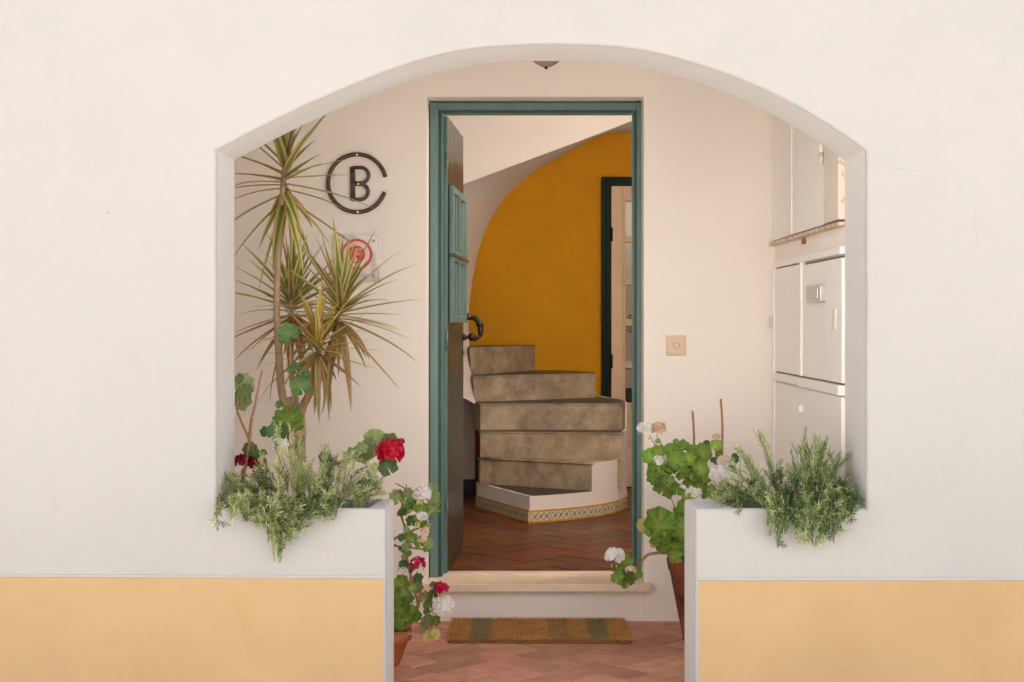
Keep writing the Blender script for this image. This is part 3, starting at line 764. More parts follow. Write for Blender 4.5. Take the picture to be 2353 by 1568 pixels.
# ------------------------------------------------------------------ CB sign
sg = thing('metal_sign', 'round brown iron sign of an open ring around the letter B', 'sign', P(820, 421, YB))
def rod(path, r, mt, nm, par, Y=YB - .016):
    return tube(nm, [P(x, y, Y) for x, y in path], r, mt, par, 10)
cx, cy, rr = 820.5, 421.5, 66.5
rod([(cx + rr * math.cos(R(a)), cy - rr * math.sin(R(a))) for a in [12.5 + (329.5) * k / 70 for k in range(71)]], .0098, M['iron'], 'ring', sg)
b = MB([M['iron']])
def addrod(path, r):
    v, f = tube_data([P(x, y, YB - .014) for x, y in path], r, 10); b.add(v, f)
addrod([(808, 384), (808, 461)], .0078); addrod([(812.5, 384), (812.5, 461)], .0078)
def bow(y0, y1, x0, x1):
    c = (y0 + y1) / 2; r = (y1 - y0) / 2
    return [(x0, y0)] + [(x1 + r * math.sin(t), c - r * math.cos(t)) for t in [math.pi * k / 14 for k in range(15)]] + [(x0, y1)]
addrod(bow(385.5, 421.5, 811, 829), .0085); addrod(bow(423.5, 459, 811, 828), .0085)
b.build('letter', sg, True)
for x, y in ((820, 356), (823, 423), (822, 488)):
    v, f = tube_data([P(x, y, YB - .030), P(x, y, YB)], .004, 10); link('screw', mesh(v, f), sg, mat=M['brass'])

# ------------------------------------------------------------------ acrylic plaque
pq = thing('plaque', 'clear square acrylic plaque with a red round seal', 'plaque', P(818, 648, YB - .012))
ac_ = bpy.data.materials.new('clear_acrylic'); ac_.use_nodes = True
n_, l_ = nodes(ac_); n_.remove(n_['Principled BSDF'])
tr = n_.new('ShaderNodeBsdfTransparent'); tr.inputs[0].default_value = (.985, .98, .98, 1); go = n_.new('ShaderNodeBsdfGlossy'); go.inputs['Roughness'].default_value = .05
mx = n_.new('ShaderNodeMixShader'); fz_ = n_.new('ShaderNodeFresnel'); fz_.inputs[0].default_value = 1.49
l_.new(fz_.outputs[0], mx.inputs[0]); l_.new(tr.outputs[0], mx.inputs[1]); l_.new(go.outputs[0], mx.inputs[2]); l_.new(mx.outputs[0], n_['Material Output'].inputs[0])
p0, p1 = P(763, 650, YB - .014), P(874, 540, YB - .014)
box('plate', p0.x, p1.x, YB - .017, YB - .012, p0.z, p1.z, ac_, pq, .001)
def pt(cx_, cy_): return P((800 + cx_ / 11.2) / 1.0625, (560 + cy_ / 11.2) / 1.0625, YB - .0176)
S = (YB - .0176) / F / 11.2 / 1.0625
def disc(nm, c, r0, r1, mt, dy, teeth=0, n=96):
    o = pt(*c); v, f = [], []
    for k in range(n):
        t = 2 * math.pi * k / n; r = r1 + (teeth * (1 if k % 2 else -1))
        v += [(o.x + r0 * S * math.cos(t), o.y - dy, o.z + r0 * S * math.sin(t)), (o.x + r * S * math.cos(t), o.y - dy, o.z + r * S * math.sin(t))]
    for k in range(n): f.append((2 * k, 2 * k + 1, (2 * k + 3) % (2 * n), (2 * k + 2) % (2 * n)))
    link(nm, mesh(v, f), pq, mat=mt)
disc('seal_ring', (790, 690), 362, 425, M['red'], 0, 10)
disc('seal_band', (790, 690), 225, 361, M['pinkprint'], 0)
disc('seal_disc', (782, 690), 1, 240, M['red'], .0004)
disc('seal_dot', (735, 822), 1, 75, M['pinkprint'], .0008, n=40)
def text(s, c, size, mt, dy=.001, nm='lettering', bold=0):
    cu = bpy.data.curves.new('t', 'FONT'); cu.body = s; cu.size = size * S; cu.align_x = 'CENTER'; cu.offset = bold
    o = bpy.data.objects.new('t', cu); col.objects.link(o)
    m = bpy.data.meshes.new_from_object(o); bpy.data.objects.remove(o); p = pt(*c)
    m.materials.clear()
    link(nm, m, pq, loc=(p.x, p.y - dy, p.z), rot=(R(90), 0, 0), mat=mt)
text('tudo', (840, 575), 105, M['pinkprint'], bold=.0002)
text('come\u00e7a', (800, 620), 70, M['pinkprint'])
text('ideia', (830, 710), 120, M['pinkprint'], bold=.0002)
text('d', (735, 850), 90, M['red'], .0012)
text('VOTADO', (1010, 1285), 62, M['greyprint'])
def bar(a, b_, wd, nm='bracket'):
    A, B = pt(*a), pt(*b_); x0, x1, z0, z1 = min(A.x, B.x) - wd, max(A.x, B.x) + wd, min(A.z, B.z) - wd, max(A.z, B.z) + wd
    link(nm, mesh([(x0, A.y, z0), (x1, A.y, z0), (x1, A.y, z1), (x0, A.y, z1)], [(0, 1, 2, 3)]), pq, mat=M['red'])
for a, b_ in (((165, 185), (465, 185)), ((165, 195), (165, 480)), ((1090, 185), (1390, 185)), ((1390, 195), (1390, 480)), ((170, 1120), (170, 1405)), ((170, 1415), (460, 1415)), ((1390, 1120), (1390, 1405)), ((1100, 1415), (1390, 1415))):
    bar(a, b_, .0006)
for c in ((290, 315), (1255, 315), (290, 1270), (1255, 1270)):
    o = pt(*c); v, f = tube_data([(o.x, YB - .0215, o.z), (o.x, YB - .018, o.z), (o.x, YB, o.z)], [.0045, .006, .0055], 14); link('stud', mesh(v, f, True), pq, mat=M['chrome'])

# ------------------------------------------------------------------ bell switch
sw = thing('wall_switch', 'cream square switch plate on the porch wall', 'switch', P(1553, 817, YB))
def spx(x0, x1, y0, y1, d, nm, mt, par=sw, b=.002, dd=0):
    a, c = P(x0, y1, YB), P(x1, y0, YB); return box(nm, a.x, c.x, YB - d, YB - dd, a.z, c.z, mt, par, b, 3)
spx(1530.5, 1576, 771.5, 817, .009, 'frame', M['switch'], b=.004)
spx(1534.5, 1572, 777.5, 811.5, .0125, 'cover', M['switch'], b=.0015, dd=.0092)
spx(1546, 1561, 788, 800, .0135, 'button', M['switchdark'], b=.0012, dd=.0127)
spx(1547, 1560, 789, 799, .0148, 'button_cap', M['switch'], b=.0015, dd=.0137)
spx(1552.2, 1554.4, 784, 786, .0133, 'mark', M['switchdark'], b=0, dd=.0127); spx(1552.2, 1554.4, 802, 804, .0133, 'mark', M['switchdark'], b=0, dd=.0127)

# ------------------------------------------------------------------ doormat
mx0, mx1, my0, my1 = -.285, .512, 6.325, 6.775
dm = thing('doormat', 'brown coir doormat with faded grey stripes below the door step', 'doormat', ((mx0 + mx1) / 2, (my0 + my1) / 2, 0))
c_ = .03
pol = [(mx0 + c_ * .4, my0), (mx1 - c_ * .4, my0), (mx1, my0 + c_ * .4), (mx1, my1 - c_), (mx1 - c_, my1), (mx0 + c_, my1), (mx0, my1 - c_), (mx0, my0 + c_ * .4)]
link('backing', prism(pol, .0015, .016, 'Z', None), dm, mat=M['matbase'])
fm = mat('coir_fibre', (.27, .14, .045), .95, .1)
n_, l_ = nodes(fm); at = n_.new('ShaderNodeAttribute'); at.attribute_name = 'tint'; l_.new(at.outputs['Color'], n_['Principled BSDF'].inputs['Base Color'])
v, f, tint = [], [], []
for k in range(26000):
    x, y = rnd.uniform(mx0, mx1), rnd.uniform(my0, my1)
    u = (x - mx0) / (mx1 - mx0) + .006 * noise.noise((y * 30, x * 30, 0))
    br = rnd.uniform(.75, 1.25) * (1 + .22 * noise.noise((x * 9, y * 9, 2)))
    c = (.60, .33, .115)
    if .116 < u < .232 or .776 < u < .88: c = (.37, .27, .15)
    elif .55 < u < .66: c = (.47, .275, .115)
    h = rnd.uniform(.006, .014); a = rnd.uniform(0, 6.28); dxx, dyy = .0016 * math.cos(a), .0016 * math.sin(a)
    tx, ty = rnd.gauss(0, .004), rnd.gauss(0, .004); i = len(v)
    v += [(x - dxx, y - dyy, .013), (x + dxx, y + dyy, .013), (x + tx * 1.5, y + ty * 1.5, .015 + h)]; f.append((i, i + 1, i + 2)); tint += [(c[0] * br, c[1] * br, c[2] * br, 1)] * 3
m = mesh(v, f); ca = m.color_attributes.new('tint', 'FLOAT_COLOR', 'POINT'); ca.data.foreach_set('color', [q for t in tint for q in t])
fo = link('fibres', m, dm, mat=fm); fo['kind'] = 'stuff'

# ------------------------------------------------------------------ plants: leaf meshes
def add_attr(m, vals, nm='u'):
    a = m.attributes.new(nm, 'FLOAT', 'POINT'); a.data.foreach_set('value', vals); return m

def ger_leaf(seed, n=48, rings=5):
    """round scalloped leaf of radius 1, stalk notch at -Y, face +Z"""
    r_ = random.Random(seed); lob = r_.choice([6, 7, 8]); v, f, u = [(0, -.12, 0)], [], [0.0]
    ph = r_.uniform(0, 6); cup = r_.uniform(-.10, .42); rip = r_.uniform(.07, .14)
    for k in range(1, rings + 1):
        s = k / rings
        for i in range(n + 1):
            t = -math.pi / 2 + .14 + (2 * math.pi - .28) * i / n
            edge = 1 + .07 * math.cos(lob * (t + math.pi / 2)) * s + .03 * math.cos(3.1 * lob * t + ph) * s
            notch = 1 - .5 * math.exp(-((abs(t + math.pi / 2) if t < math.pi / 2 else abs(t - 3 * math.pi / 2)) / .35) ** 2) * s
            rr = s * edge * (.55 + .45 * notch)
            z = cup * s * s + rip * s * s * math.cos(lob * t + ph) + .03 * s * math.cos(2 * t + ph)
            v.append((rr * math.cos(t), rr * math.sin(t) - .12 * (1 - s), z)); u.append(max(0, s * .95 - .42 * max(0, math.cos(lob * (t + math.pi / 2))) ** 10 * (1 - .5 * s)))
    for i in range(n): f.append((0, 1 + i, 2 + i))
    for k in range(rings - 1):
        a = 1 + k * (n + 1); b = a + n + 1
        for i in range(n): f.append((a + i, b + i, b + i + 1, a + i + 1))
    return add_attr(mesh(v, f, True), u)
GER = {}
for key in ('ger', 'ger_dark', 'ger_grey', 'ger_yellow'):
    GER[key] = []
    for s in range(5):
        m = ger_leaf(s + 10); m.materials.append(M[key]); m.name = 'leaf'; GER[key].append(m)

def place_leaf(parent, c, r, kind, tilt=.55, stem_to=None, face=None):
    """leaf blade facing roughly the viewer / up, tilted at random"""
    nrm = Vector(face) if face else Vector((rnd.uniform(-.5, .5), -1, rnd.uniform(.1, 1.1)))
    nrm = (nrm + Vector((rnd.uniform(-1, 1), rnd.uniform(-.5, .5), rnd.uniform(-1, 1))) * tilt * .5).normalized()
    x = Vector((0, 0, 1)).cross(nrm)
    if x.length < .1: x = Vector((1, 0, 0))
    x.normalize(); y = nrm.cross(x)
    rot = Matrix((x, y, nrm)).transposed().to_4x4() @ Matrix.Rotation(rnd.uniform(-.9, .9), 4, 'Z')
    o = link('leaf', rnd.choice(GER[kind]), parent)
    o.matrix_parent_inverse = Matrix.Translation(-Vector(wloc(parent)))
    o.matrix_basis = Matrix.Translation(c) @ rot @ Matrix.Scale(r, 4)
    o['_b'] = 0; del o['_b']
    return c + rot.to_3x3() @ Vector((0, -.12 * r, 0))

def flower(parent, c, r, key, squash=.75, n=None, nm='flower_head', bits=True):
    """umbel: many five-petalled florets over a ball"""
    n = n or max(6, int(15 * (r / .03) ** .8)); mb = MB([M[key], M['stem'], M['bud']])
    for k in range(n):
        zz = 1 - (k + .5) / n * 1.35; t = k * 2.39996 + rnd.uniform(-.3, .3); q = math.sqrt(max(0, 1 - zz * zz))
        d = Vector((q * math.cos(t), -abs(q * math.sin(t)) if rnd.random() < .8 else q * math.sin(t), zz)).normalized()
        d = Vector((d.x, d.y, d.z))
        p = c + Vector((d.x * r * .78, d.y * r * .78, d.z * r * squash * .78))
        x = d.cross(Vector((.3, .2, .9))).normalized(); y = d.cross(x); pr = r * rnd.uniform(.46, .60) if r > .016 else r * .66
        a0 = rnd.uniform(0, 6.28)
        for j in range(5):
            a = a0 + j * 1.2566 + rnd.uniform(-.1, .1); e = x * math.cos(a) + y * math.sin(a); s = x * -math.sin(a) + y * math.cos(a)
            cu = rnd.uniform(.05, .35)
            vs = [p, p + e * pr * .45 + s * pr * .34 + d * pr * .10, p + e * pr * .85 + s * pr * .40 + d * pr * cu, p + e * pr * 1.05 + d * pr * (cu + .08), p + e * pr * .85 - s * pr * .40 + d * pr * cu, p + e * pr * .45 - s * pr * .34 + d * pr * .10, p + e * pr * .6 + d * pr * .02]
            mb.add(vs, [(0, 1, 6), (1, 2, 6), (2, 3, 6), (3, 4, 6), (4, 5, 6), (5, 0, 6)], 0)
        vv, ff = tube_data([c - Vector((0, 0, r * .5)), p], [.0007, .0007], 4, False); mb.add(vv, ff, 1)
    return mb.build(nm, parent, True)

def px_crop(ox, oy, s): return lambda x, y: ((ox + x / s) / 1.0625, (oy + y / s) / 1.0625)
def stem(parent, pts, r0, r1, key='twig', nm='stem', knots=0):
    c = catmull(pts, 5); n = len(c)
    rads = [(r0 + (r1 - r0) * i / (n - 1)) * (1 + (.35 if knots and i % 5 == 2 else 0) * knots + rnd.uniform(-.06, .06)) for i in range(n)]
    return tube(nm, c, rads, M[key], parent, 7)

def leaf_set(parent, conv, sc, data, Yf, kind_default, root, wires=True, petiole=True):
    for d in data:
        x, y, r = d[:3]; kind = d[3] if len(d) > 3 else kind_default
        X, Y_ = conv(x, y); Yd = Yf() if callable(Yf) else Yf
        c = P(X, Y_, Yd); rr = r / sc / 1.0625 * Yd / F * 1.24
        base = place_leaf(parent, c, rr, kind)
        if petiole:
            tgt = min(root, key=lambda q: (q - c).length + .6 * max(0, q.z - c.z + .02))
            if .01 < (tgt - base).length < .35:
                mid = base.lerp(tgt, .5) + Vector((0, .008, -.010))
                tube('petiole', catmull([tgt, mid, base + Vector((0, .002, 0))], 3), .0011, M['stem'], parent, 5)

# ---- right terracotta pot with white geranium
pc = Vector((.83, 6.36, 0))
pr_ = thing('flower_pot', 'tall dark-stained terracotta pot behind the right planter', 'pot', pc)
pz = P(0, 1287, 6.3).z
prof = [(.001, .002), (.088, .002), (.094, .012), (.152, pz - .055), (.158, pz - .05), (.165, pz - .01), (.163, pz), (.150, pz), (.145, pz - .03), (.001, pz - .035)]
link('vessel', lathe(prof, 48), pr_, loc=pc, mat=M['pot'])
link('soil', lathe([(.001, pz - .028), (.144, pz - .03)], 32), pr_, loc=pc, mat=M['soil'])
gr = thing('geranium', 'white geranium with bright green leaves in the tall stained pot', 'plant', pc + Vector((0, 0, pz - .03)))
ca = px_crop(1470, 1000, 6.03); cb = px_crop(1450, 950, 2.57)
YG = 6.25
def S3(conv, pts, Y): return [P(*conv(x, y), Y) for x, y in pts]
main = [pc + Vector((-.03, -.02, pz - .03))] + S3(ca, [(1250, 1700), (1200, 1400), (1230, 1200), (1250, 1000), (1200, 800)], YG + .03)
stem(gr, main, .010, .005, 'twig', knots=1)
m2 = [pc + Vector((.03, .0, pz - .03))] + S3(ca, [(1600, 1600), (1480, 1250), (1540, 1080), (1640, 990), (1690, 830), (1670, 580)], YG + .05)
stem(gr, m2, .009, .004, 'twig', knots=1)
m3 = S3(cb, [(560, 1090), (500, 1050), (440, 1025), (390, 1030), (340, 1040), (300, 1080), (265, 1125), (215, 1150)], 6.2)
m3[0] = pc + Vector((-.06, -.06, pz - .03)); stem(gr, m3, .008, .004, 'twig', knots=1)
m4 = [pc + Vector((-.05, -.05, pz - .03))] + S3(cb, [(530, 980), (500, 900), (470, 860)], 6.22)
stem(gr, m4, .007, .004, 'stem')
m5 = S3(cb, [(540, 820), (515, 765), (480, 675)], 6.22); stem(gr, m5, .0035, .002, 'stem')
root = catmull(main, 4) + catmull(m2, 4); rootb = catmull(m4, 4) + [main[1]]; rootc = catmull(m3[-4:], 4)
jy = lambda a, b: (lambda: rnd.uniform(a, b))
leaf_set(gr, ca, 6.03, [(700, 700, 110), (840, 620, 100), (1010, 600, 95), (1180, 550, 85), (1080, 760, 130), (830, 870, 140), (740, 1000, 95), (900, 1180, 140), (1090, 1180, 95), (1340, 600, 85), (1480, 660, 125),
    (1300, 720, 85), (1150, 880, 95), (1180, 980, 75), (1320, 950, 105), (1450, 870, 95), (1470, 970, 110), (980, 1050, 75), (1280, 1120, 85), (1440, 1130, 100), (1610, 1170, 60), (1660, 1250, 75),
    (1500, 1250, 65), (1680, 530, 75), (1720, 660, 52), (1950, 720, 62, 'ger_dark'), (1900, 880, 52, 'ger_dark'), (930, 940, 85), (1540, 510, 45, 'ger_dark'), (1110, 660, 80), (1240, 830, 60, 'ger_dark'), (1390, 760, 80), (1000, 900, 80, 'ger_dark'),
    (880, 1060, 75, 'ger_dark'), (1390, 1220, 80), (1250, 1260, 70), (1640, 760, 45, 'ger_dark'), (820, 470, 35), (1080, 480, 40)], jy(6.17, 6.29), 'ger', root)
leaf_set(gr, cb, 2.57, [(385, 780, 25), (310, 860, 40, 'ger_yellow'), (405, 850, 85), (505, 870, 75), (560, 790, 60), (430, 930, 62), (500, 985, 75), (385, 900, 55), (545, 950, 55), (500, 1050, 42), (440, 1010, 42),
    (555, 870, 55), (560, 1000, 40), (470, 830, 50), (460, 890, 50, 'ger_dark'), (400, 960, 42, 'ger_yellow'), (545, 1040, 35, 'ger_dark'), (590, 760, 60), (600, 830, 60), (600, 930, 60)], jy(6.14, 6.26), 'ger', rootb)
leaf_set(gr, cb, 2.57, [(200, 1090, 42), (165, 1140, 38), (150, 1190, 36), (200, 1210, 42), (255, 1160, 38), (215, 1150, 34, 'ger_dark'), (180, 1170, 30)], jy(6.12, 6.2), 'ger', rootc)
fl = lambda conv, x, y, r, sc, key, Y, **k: flower(gr, P(*conv(x, y), Y), r / sc / 1.0625 * Y / F, key, **k)
fl(ca, 620, 270, 105, 6.03, 'petal_white', 6.18); fl(ca, 830, 280, 115, 6.03, 'petal_cream', 6.22); fl(ca, 1795, 760, 105, 6.03, 'petal_pink', 6.2); fl(ca, 1740, 950, 170, 6.03, 'petal_white', 6.17, squash=.6)
fl(ca, 1345, 1225, 120, 6.03, 'petal_white', 6.12, squash=.55, n=7); fl(ca, 850, 760, 100, 6.03, 'petal_white', 6.24, n=9); fl(ca, 1190, 1140, 45, 6.03, 'petal_white', 6.15, n=4); fl(ca, 1680, 410, 65, 6.03, 'petal_cream', 6.2, n=8)
fl(cb, 130, 1045, 62, 2.57, 'petal_white', 6.1, n=12); fl(cb, 230, 1135, 34, 2.57, 'petal_cream', 6.1, n=6)
for a in ([(700, 380), (780, 520), (870, 660), (930, 760)], [(800, 370), (880, 520), (950, 650)], [(1790, 860), (1750, 1000), (1720, 1200)], [(1680, 430), (1670, 580)]):
    stem(gr, S3(ca, a, 6.21), .0018, .0022, 'stem', 'flower_stalk')
stem(gr, S3(cb, [(130, 1075), (160, 1100), (205, 1140)], 6.12), .0016, .0018, 'stem', 'flower_stalk')
for x, y, conv in ((600, 430, ca), (690, 430, ca), (112, 1110, cb), (142, 1112, cb), (490, 750, cb)):
    bm_ = bmesh.new(); bmesh.ops.create_icosphere(bm_, subdivisions=2, radius=.0055, matrix=Matrix.Translation(P(*conv(x, y), 6.15)) @ Matrix.Diagonal((.7, .7, 1.2, 1)))
    m = bpy.data.meshes.new('bud'); bm_.to_mesh(m); bm_.free(); link('bud', m, gr, mat=M['bud'])
# two bamboo stakes in the same pot
for (a, b_, lb) in (((1591, 945), (1602, 1300), 'shorter bamboo stake standing in the white geranium pot'), ((1656, 917), (1667, 1300), 'taller knotted bamboo stake beside the white flower heads')):
    pa, pb = P(a[0], a[1], 6.38), P(b_[0], b_[1], 6.38); pb.z = pz - .06
    pts = [pa.lerp(pb, k / 12) + Vector((.004 * math.sin(k * .9), 0, 0)) for k in range(13)]
    o = tube('bamboo_stake', pts, [.0048 + (.0016 if k in (4, 9) else 0) for k in range(13)], M['cane'], None, 8); tag(o, lb, 'stake')

# ---- left geranium in an orange pot behind the left planter
lc_ = Vector((P(945, 0, 5.95).x - .135, 5.95, 0))
lp_ = thing('flower_pot', 'orange terracotta pot behind the left planter end', 'pot', lc_)
lz = P(0, 1452, 5.9).z
link('vessel', lathe([(.001, .002), (.085, .002), (.09, .01), (.125, lz - .04), (.136, lz - .038), (.138, lz - .004), (.134, lz), (.124, lz), (.12, lz - .025), (.001, lz - .028)], 48), lp_, loc=lc_, mat=M['pot2'])
link('soil', lathe([(.001, lz - .022), (.119, lz - .024)], 32), lp_, loc=lc_, mat=M['soil'])
gg = thing('geranium', 'straggly geranium with magenta and white flowers in the orange pot', 'plant', lc_ + Vector((0, 0, lz - .02)))
cc = px_crop(940, 1180, 3.733); YL = 5.93
s1 = [lc_ + Vector((.03, 0, lz - .03))] + S3(cc, [(180, 1320), (240, 1260), (290, 1150), (305, 1090), (285, 1030), (250, 920), (225, 800), (200, 690), (190, 600), (200, 500), (190, 420), (160, 340), (135, 240)], YL)
stem(gg, s1, .0085, .0045, 'twig', knots=1)
s2 = S3(cc, [(60, 560), (130, 578), (240, 590), (350, 605)], YL); stem(gg, s2, .005, .003, 'twig', knots=1)
s3 = S3(cc, [(60, 520), (120, 488), (190, 450), (270, 425), (330, 400)], YL + .01); stem(gg, s3, .005, .003, 'twig', knots=1)
s4 = S3(cc, [(60, 1380), (150, 1366), (220, 1374), (290, 1372)], YL - .03); stem(gg, s4, .0055, .004, 'bark')
s5 = S3(cc, [(305, 1080), (330, 1010), (390, 1060), (430, 1150)], YL - .01); stem(gg, s5, .005, .002, 'twig')
s6 = S3(cc, [(140, 260), (180, 120), (205, 70), (150, 30), (95, 0)], YL + .02); stem(gg, s6, .004, .0025, 'twig', knots=1)
s7 = S3(cc, [(205, 72), (190, 5)], YL + .02); stem(gg, s7, .003, .002, 'twig')
s8 = S3(cc, [(80, 105), (115, 75), (175, 85)], YL + .02); stem(gg, s8, .0035, .003, 'twig')
rt = [q for s_ in (s1[1:], s2, s3, s5, s6[:3]) for q in catmull(s_, 3)]
leaf_set(gg, cc, 3.733, [(110, 130, 62, 'ger_grey'), (210, 110, 52, 'ger_grey'), (240, 190, 48), (215, 240, 52), (330, 240, 58), (430, 60, 46, 'ger_grey'), (450, 110, 42, 'ger_grey'), (440, 160, 46, 'ger_grey'), (440, 235, 56, 'ger_grey'),
    (475, 170, 32, 'ger_grey'), (240, 350, 46, 'ger_dark'), (360, 380, 32), (405, 400, 30, 'ger_grey'), (195, 425, 25, 'ger_grey'), (235, 500, 52), (310, 540, 42), (390, 545, 46, 'ger_grey'), (380, 600, 30), (195, 590, 40, 'ger_grey'), (215, 640, 26),
    (170, 675, 22), (165, 745, 36, 'ger_dark'), (215, 780, 36, 'ger_dark'), (300, 870, 42, 'ger_dark'), (285, 950, 50, 'ger_grey'), (200, 1000, 46, 'ger_grey'), (245, 960, 30), (365, 1050, 52, 'ger_grey'), (395, 1110, 42), (385, 1170, 32, 'ger_grey'),
    (395, 1270, 62, 'ger_grey'), (470, 1260, 42), (445, 940, 36, 'ger_dark'), (440, 1010, 36, 'ger_dark'), (500, 1060, 26, 'ger_dark'), (150, 930, 72), (160, 1050, 82), (150, 1150, 82), (170, 1240, 90), (240, 1170, 50), (285, 1210, 42),
    (150, 500, 32, 'ger_dark'), (155, 610, 32, 'ger_dark'), (160, 275, 40, 'ger_dark'), (300, 320, 34), (110, 1290, 70, 'ger_dark'), (150, 870, 40)], jy(5.86, 5.95), 'ger', rt)
for x, y, r in ((400, 1400, 52), (455, 1378, 46)):
    place_leaf(gg, P(*cc(x, y), 5.88), r / 3.733 / 1.0625 * 5.88 / F * 1.05, 'ger_yellow')
stem(gg, S3(cc, [(420, 1260), (425, 1330), (430, 1385)], 5.885), .0013, .0011, 'stem', 'petiole')
f2 = lambda x, y, r, key, Y=5.86, **k: flower(gg, P(*cc(x, y), Y), r / 3.733 / 1.0625 * Y / F, key, **k)
f2(340, 95, 82, 'petal_white', squash=.85); f2(330, 300, 52, 'petal_white', n=9); f2(365, 432, 42, 'petal_cream', n=7); f2(340, 508, 48, 'petal_cream', n=8)
f2(297, 742, 74, 'petal_magenta', n=9, squash=1); f2(160, 800, 50, 'petal_white', 5.9, n=9); f2(515, 957, 68, 'petal_magenta', n=8, squash=.8); f2(535, 1120, 98, 'petal_white', squash=.85)
for x, y in ((315, 172), (335, 180), (295, 180), (300, 365), (280, 375), (310, 395), (495, 1025), (525, 1030)):
    bm_ = bmesh.new(); bmesh.ops.create_icosphere(bm_, subdivisions=2, radius=.006, matrix=Matrix.Translation(P(*cc(x, y), 5.85)) @ Matrix.Diagonal((.7, .7, 1.3, 1)))
    m = bpy.data.meshes.new('bud'); bm_.to_mesh(m); bm_.free(); link('bud', m, gg, mat=M['bud'])
for a in ([(335, 130), (320, 180), (240, 260), (150, 300)], [(525, 1000), (500, 1080), (450, 1150), (400, 1180)], [(530, 1170), (480, 1190), (420, 1180)], [(300, 800), (260, 850), (235, 860)], [(330, 330), (290, 390), (250, 425)]):
    stem(gg, S3(cc, a, 5.88), .0015, .0015, 'stem', 'flower_stalk')

# ---- red geranium growing in the left planter
rg = thing('geranium', 'leggy red geranium growing among the rosemary in the left planter', 'plant', (-.85, 5.24, .715))
cd = px_crop(500, 750, 2.412); YR = 5.46
b0 = Vector((-.93, 5.27, .70))
r1 = [b0, P(*cd(225, 1010), 5.40)] + S3(cd, [(245, 920), (262, 790), (270, 700), (285, 620), (300, 560), (315, 480), (338, 370)], YR); stem(rg, r1, .0075, .003, 'twig', knots=1)
r2 = S3(cd, [(266, 790), (240, 730), (205, 650), (190, 600), (185, 540)], YR); stem(rg, r2, .005, .003, 'twig', knots=1)
r3 = [Vector((-.60, 5.26, .70))] + S3(cd, [(700, 1000), (830, 900), (900, 905), (960, 900), (1010, 870), (1060, 850)], 5.42); stem(rg, r3, .006, .003, 'stem')
r4 = [Vector((-.75, 5.28, .70))] + S3(cd, [(500, 850), (495, 700), (520, 540), (500, 400), (505, 250), (490, 170)], 5.62); stem(rg, r4, .006, .003, 'twig')
r5 = S3(cd, [(266, 790), (285, 830), (290, 900)], YR); stem(rg, r5, .003, .002, 'twig')
rr_ = [q for s_ in (r1, r2, r3, r4) for q in catmull(s_, 4)]
leaf_set(rg, cd, 2.412, [(225, 450, 52, 'ger_grey'), (240, 505, 46, 'ger_grey'), (208, 545, 52, 'ger_grey'), (205, 425, 26, 'ger_grey'), (265, 840, 36, 'ger_dark'), (292, 868, 32, 'ger_dark'), (340, 870, 26, 'ger_dark'), (255, 1090, 32, 'ger_dark')], jy(5.44, 5.52), 'ger_dark', rr_)
leaf_set(rg, cd, 2.412, [(490, 160, 52), (540, 155, 26), (470, 192, 32), (530, 365, 36), (596, 405, 27), (565, 468, 52), (490, 662, 72, 'ger'), (430, 735, 52), (362, 742, 32), (520, 700, 50, 'ger'), (440, 575, 20), (530, 590, 18)], jy(5.5, 5.62), 'ger_dark', rr_)
leaf_set(rg, cd, 2.412, [(1000, 790, 56, 'ger_grey'), (960, 820, 42, 'ger_grey'), (940, 872, 56, 'ger_grey'), (1090, 795, 42), (1075, 940, 48), (920, 830, 30, 'ger_grey'), (700, 890, 30), (880, 870, 42, 'ger_grey'), (1000, 945, 22, 'ger_yellow')], jy(5.38, 5.46), 'ger_dark', rr_)
f3 = lambda x, y, r, key, Y=5.42, **k: flower(rg, P(*cd(x, y), Y), r / 2.412 / 1.0625 * Y / F, key, **k)
f3(218, 905, 46, 'petal_dark', 5.48); f3(305, 912, 56, 'petal_dark', 5.48); f3(1095, 855, 82, 'petal_red', 5.36, squash=.9); f3(1155, 790, 20, 'petal_dark', 5.38, n=6); f3(912, 1108, 32, 'petal_red', 5.2, n=6); f3(440, 818, 55, 'petal_white', 5.5, n=10)
stem(rg, S3(cd, [(1155, 800), (1110, 840), (1060, 860)], 5.40), .0012, .0014, 'stem', 'flower_stalk')
stem(rg, [P(*cd(912, 1120), 5.2), P(*cd(905, 1170), 5.22), Vector((-.56, 5.25, .69))], .0015, .0015, 'stem', 'flower_stalk')

# ---- dracaena
def drac_leaf(seed, droop, kind):
    """blade along +X starting upright tilt 0 at origin, length 1, curved downwards by droop; attribute u = 0 mid, 1 edge"""
    r_ = random.Random(seed); n = 14; v, f, u = [], [], []; wd = .046 * r_.uniform(.8, 1.15); tw_ = r_.uniform(-.5, .5)
    pos = Vector((0, 0, 0)); a = 0.0
    side = r_.uniform(-.12, .12)
    for i in range(n + 1):
        s = i / n; prof = min(1, .55 + 3.5 * s) if s < .13 else (1 - ((s - .13) / .87) ** 1.9)
        hw = max(.0006, wd * prof)
        d = Vector((math.cos(a), side * s, -math.sin(a))); nn = Vector((math.sin(a), 0, math.cos(a))); q = Vector((0, 1, 0)).lerp(nn, tw_ * s * .6).normalized()
        for k, (off_, uu) in enumerate(((-1, 1), (-.72, .8), (-.4, .5), (0, 0), (.4, .5), (.72, .8), (1, 1))):
            v.append(pos + q * hw * off_ + nn * hw * .35 * abs(off_)); u.append(uu)
        pos = pos + d / n; a += droop / n * (1.6 * s + .2)
    for i in range(n):
        for k in range(6):
            b = i * 7 + k; f.append((b, b + 1, b + 8, b + 7))
    m = add_attr(mesh(v, f, True), u); m.materials.append(M[kind]); m.name = 'leaf'; return m
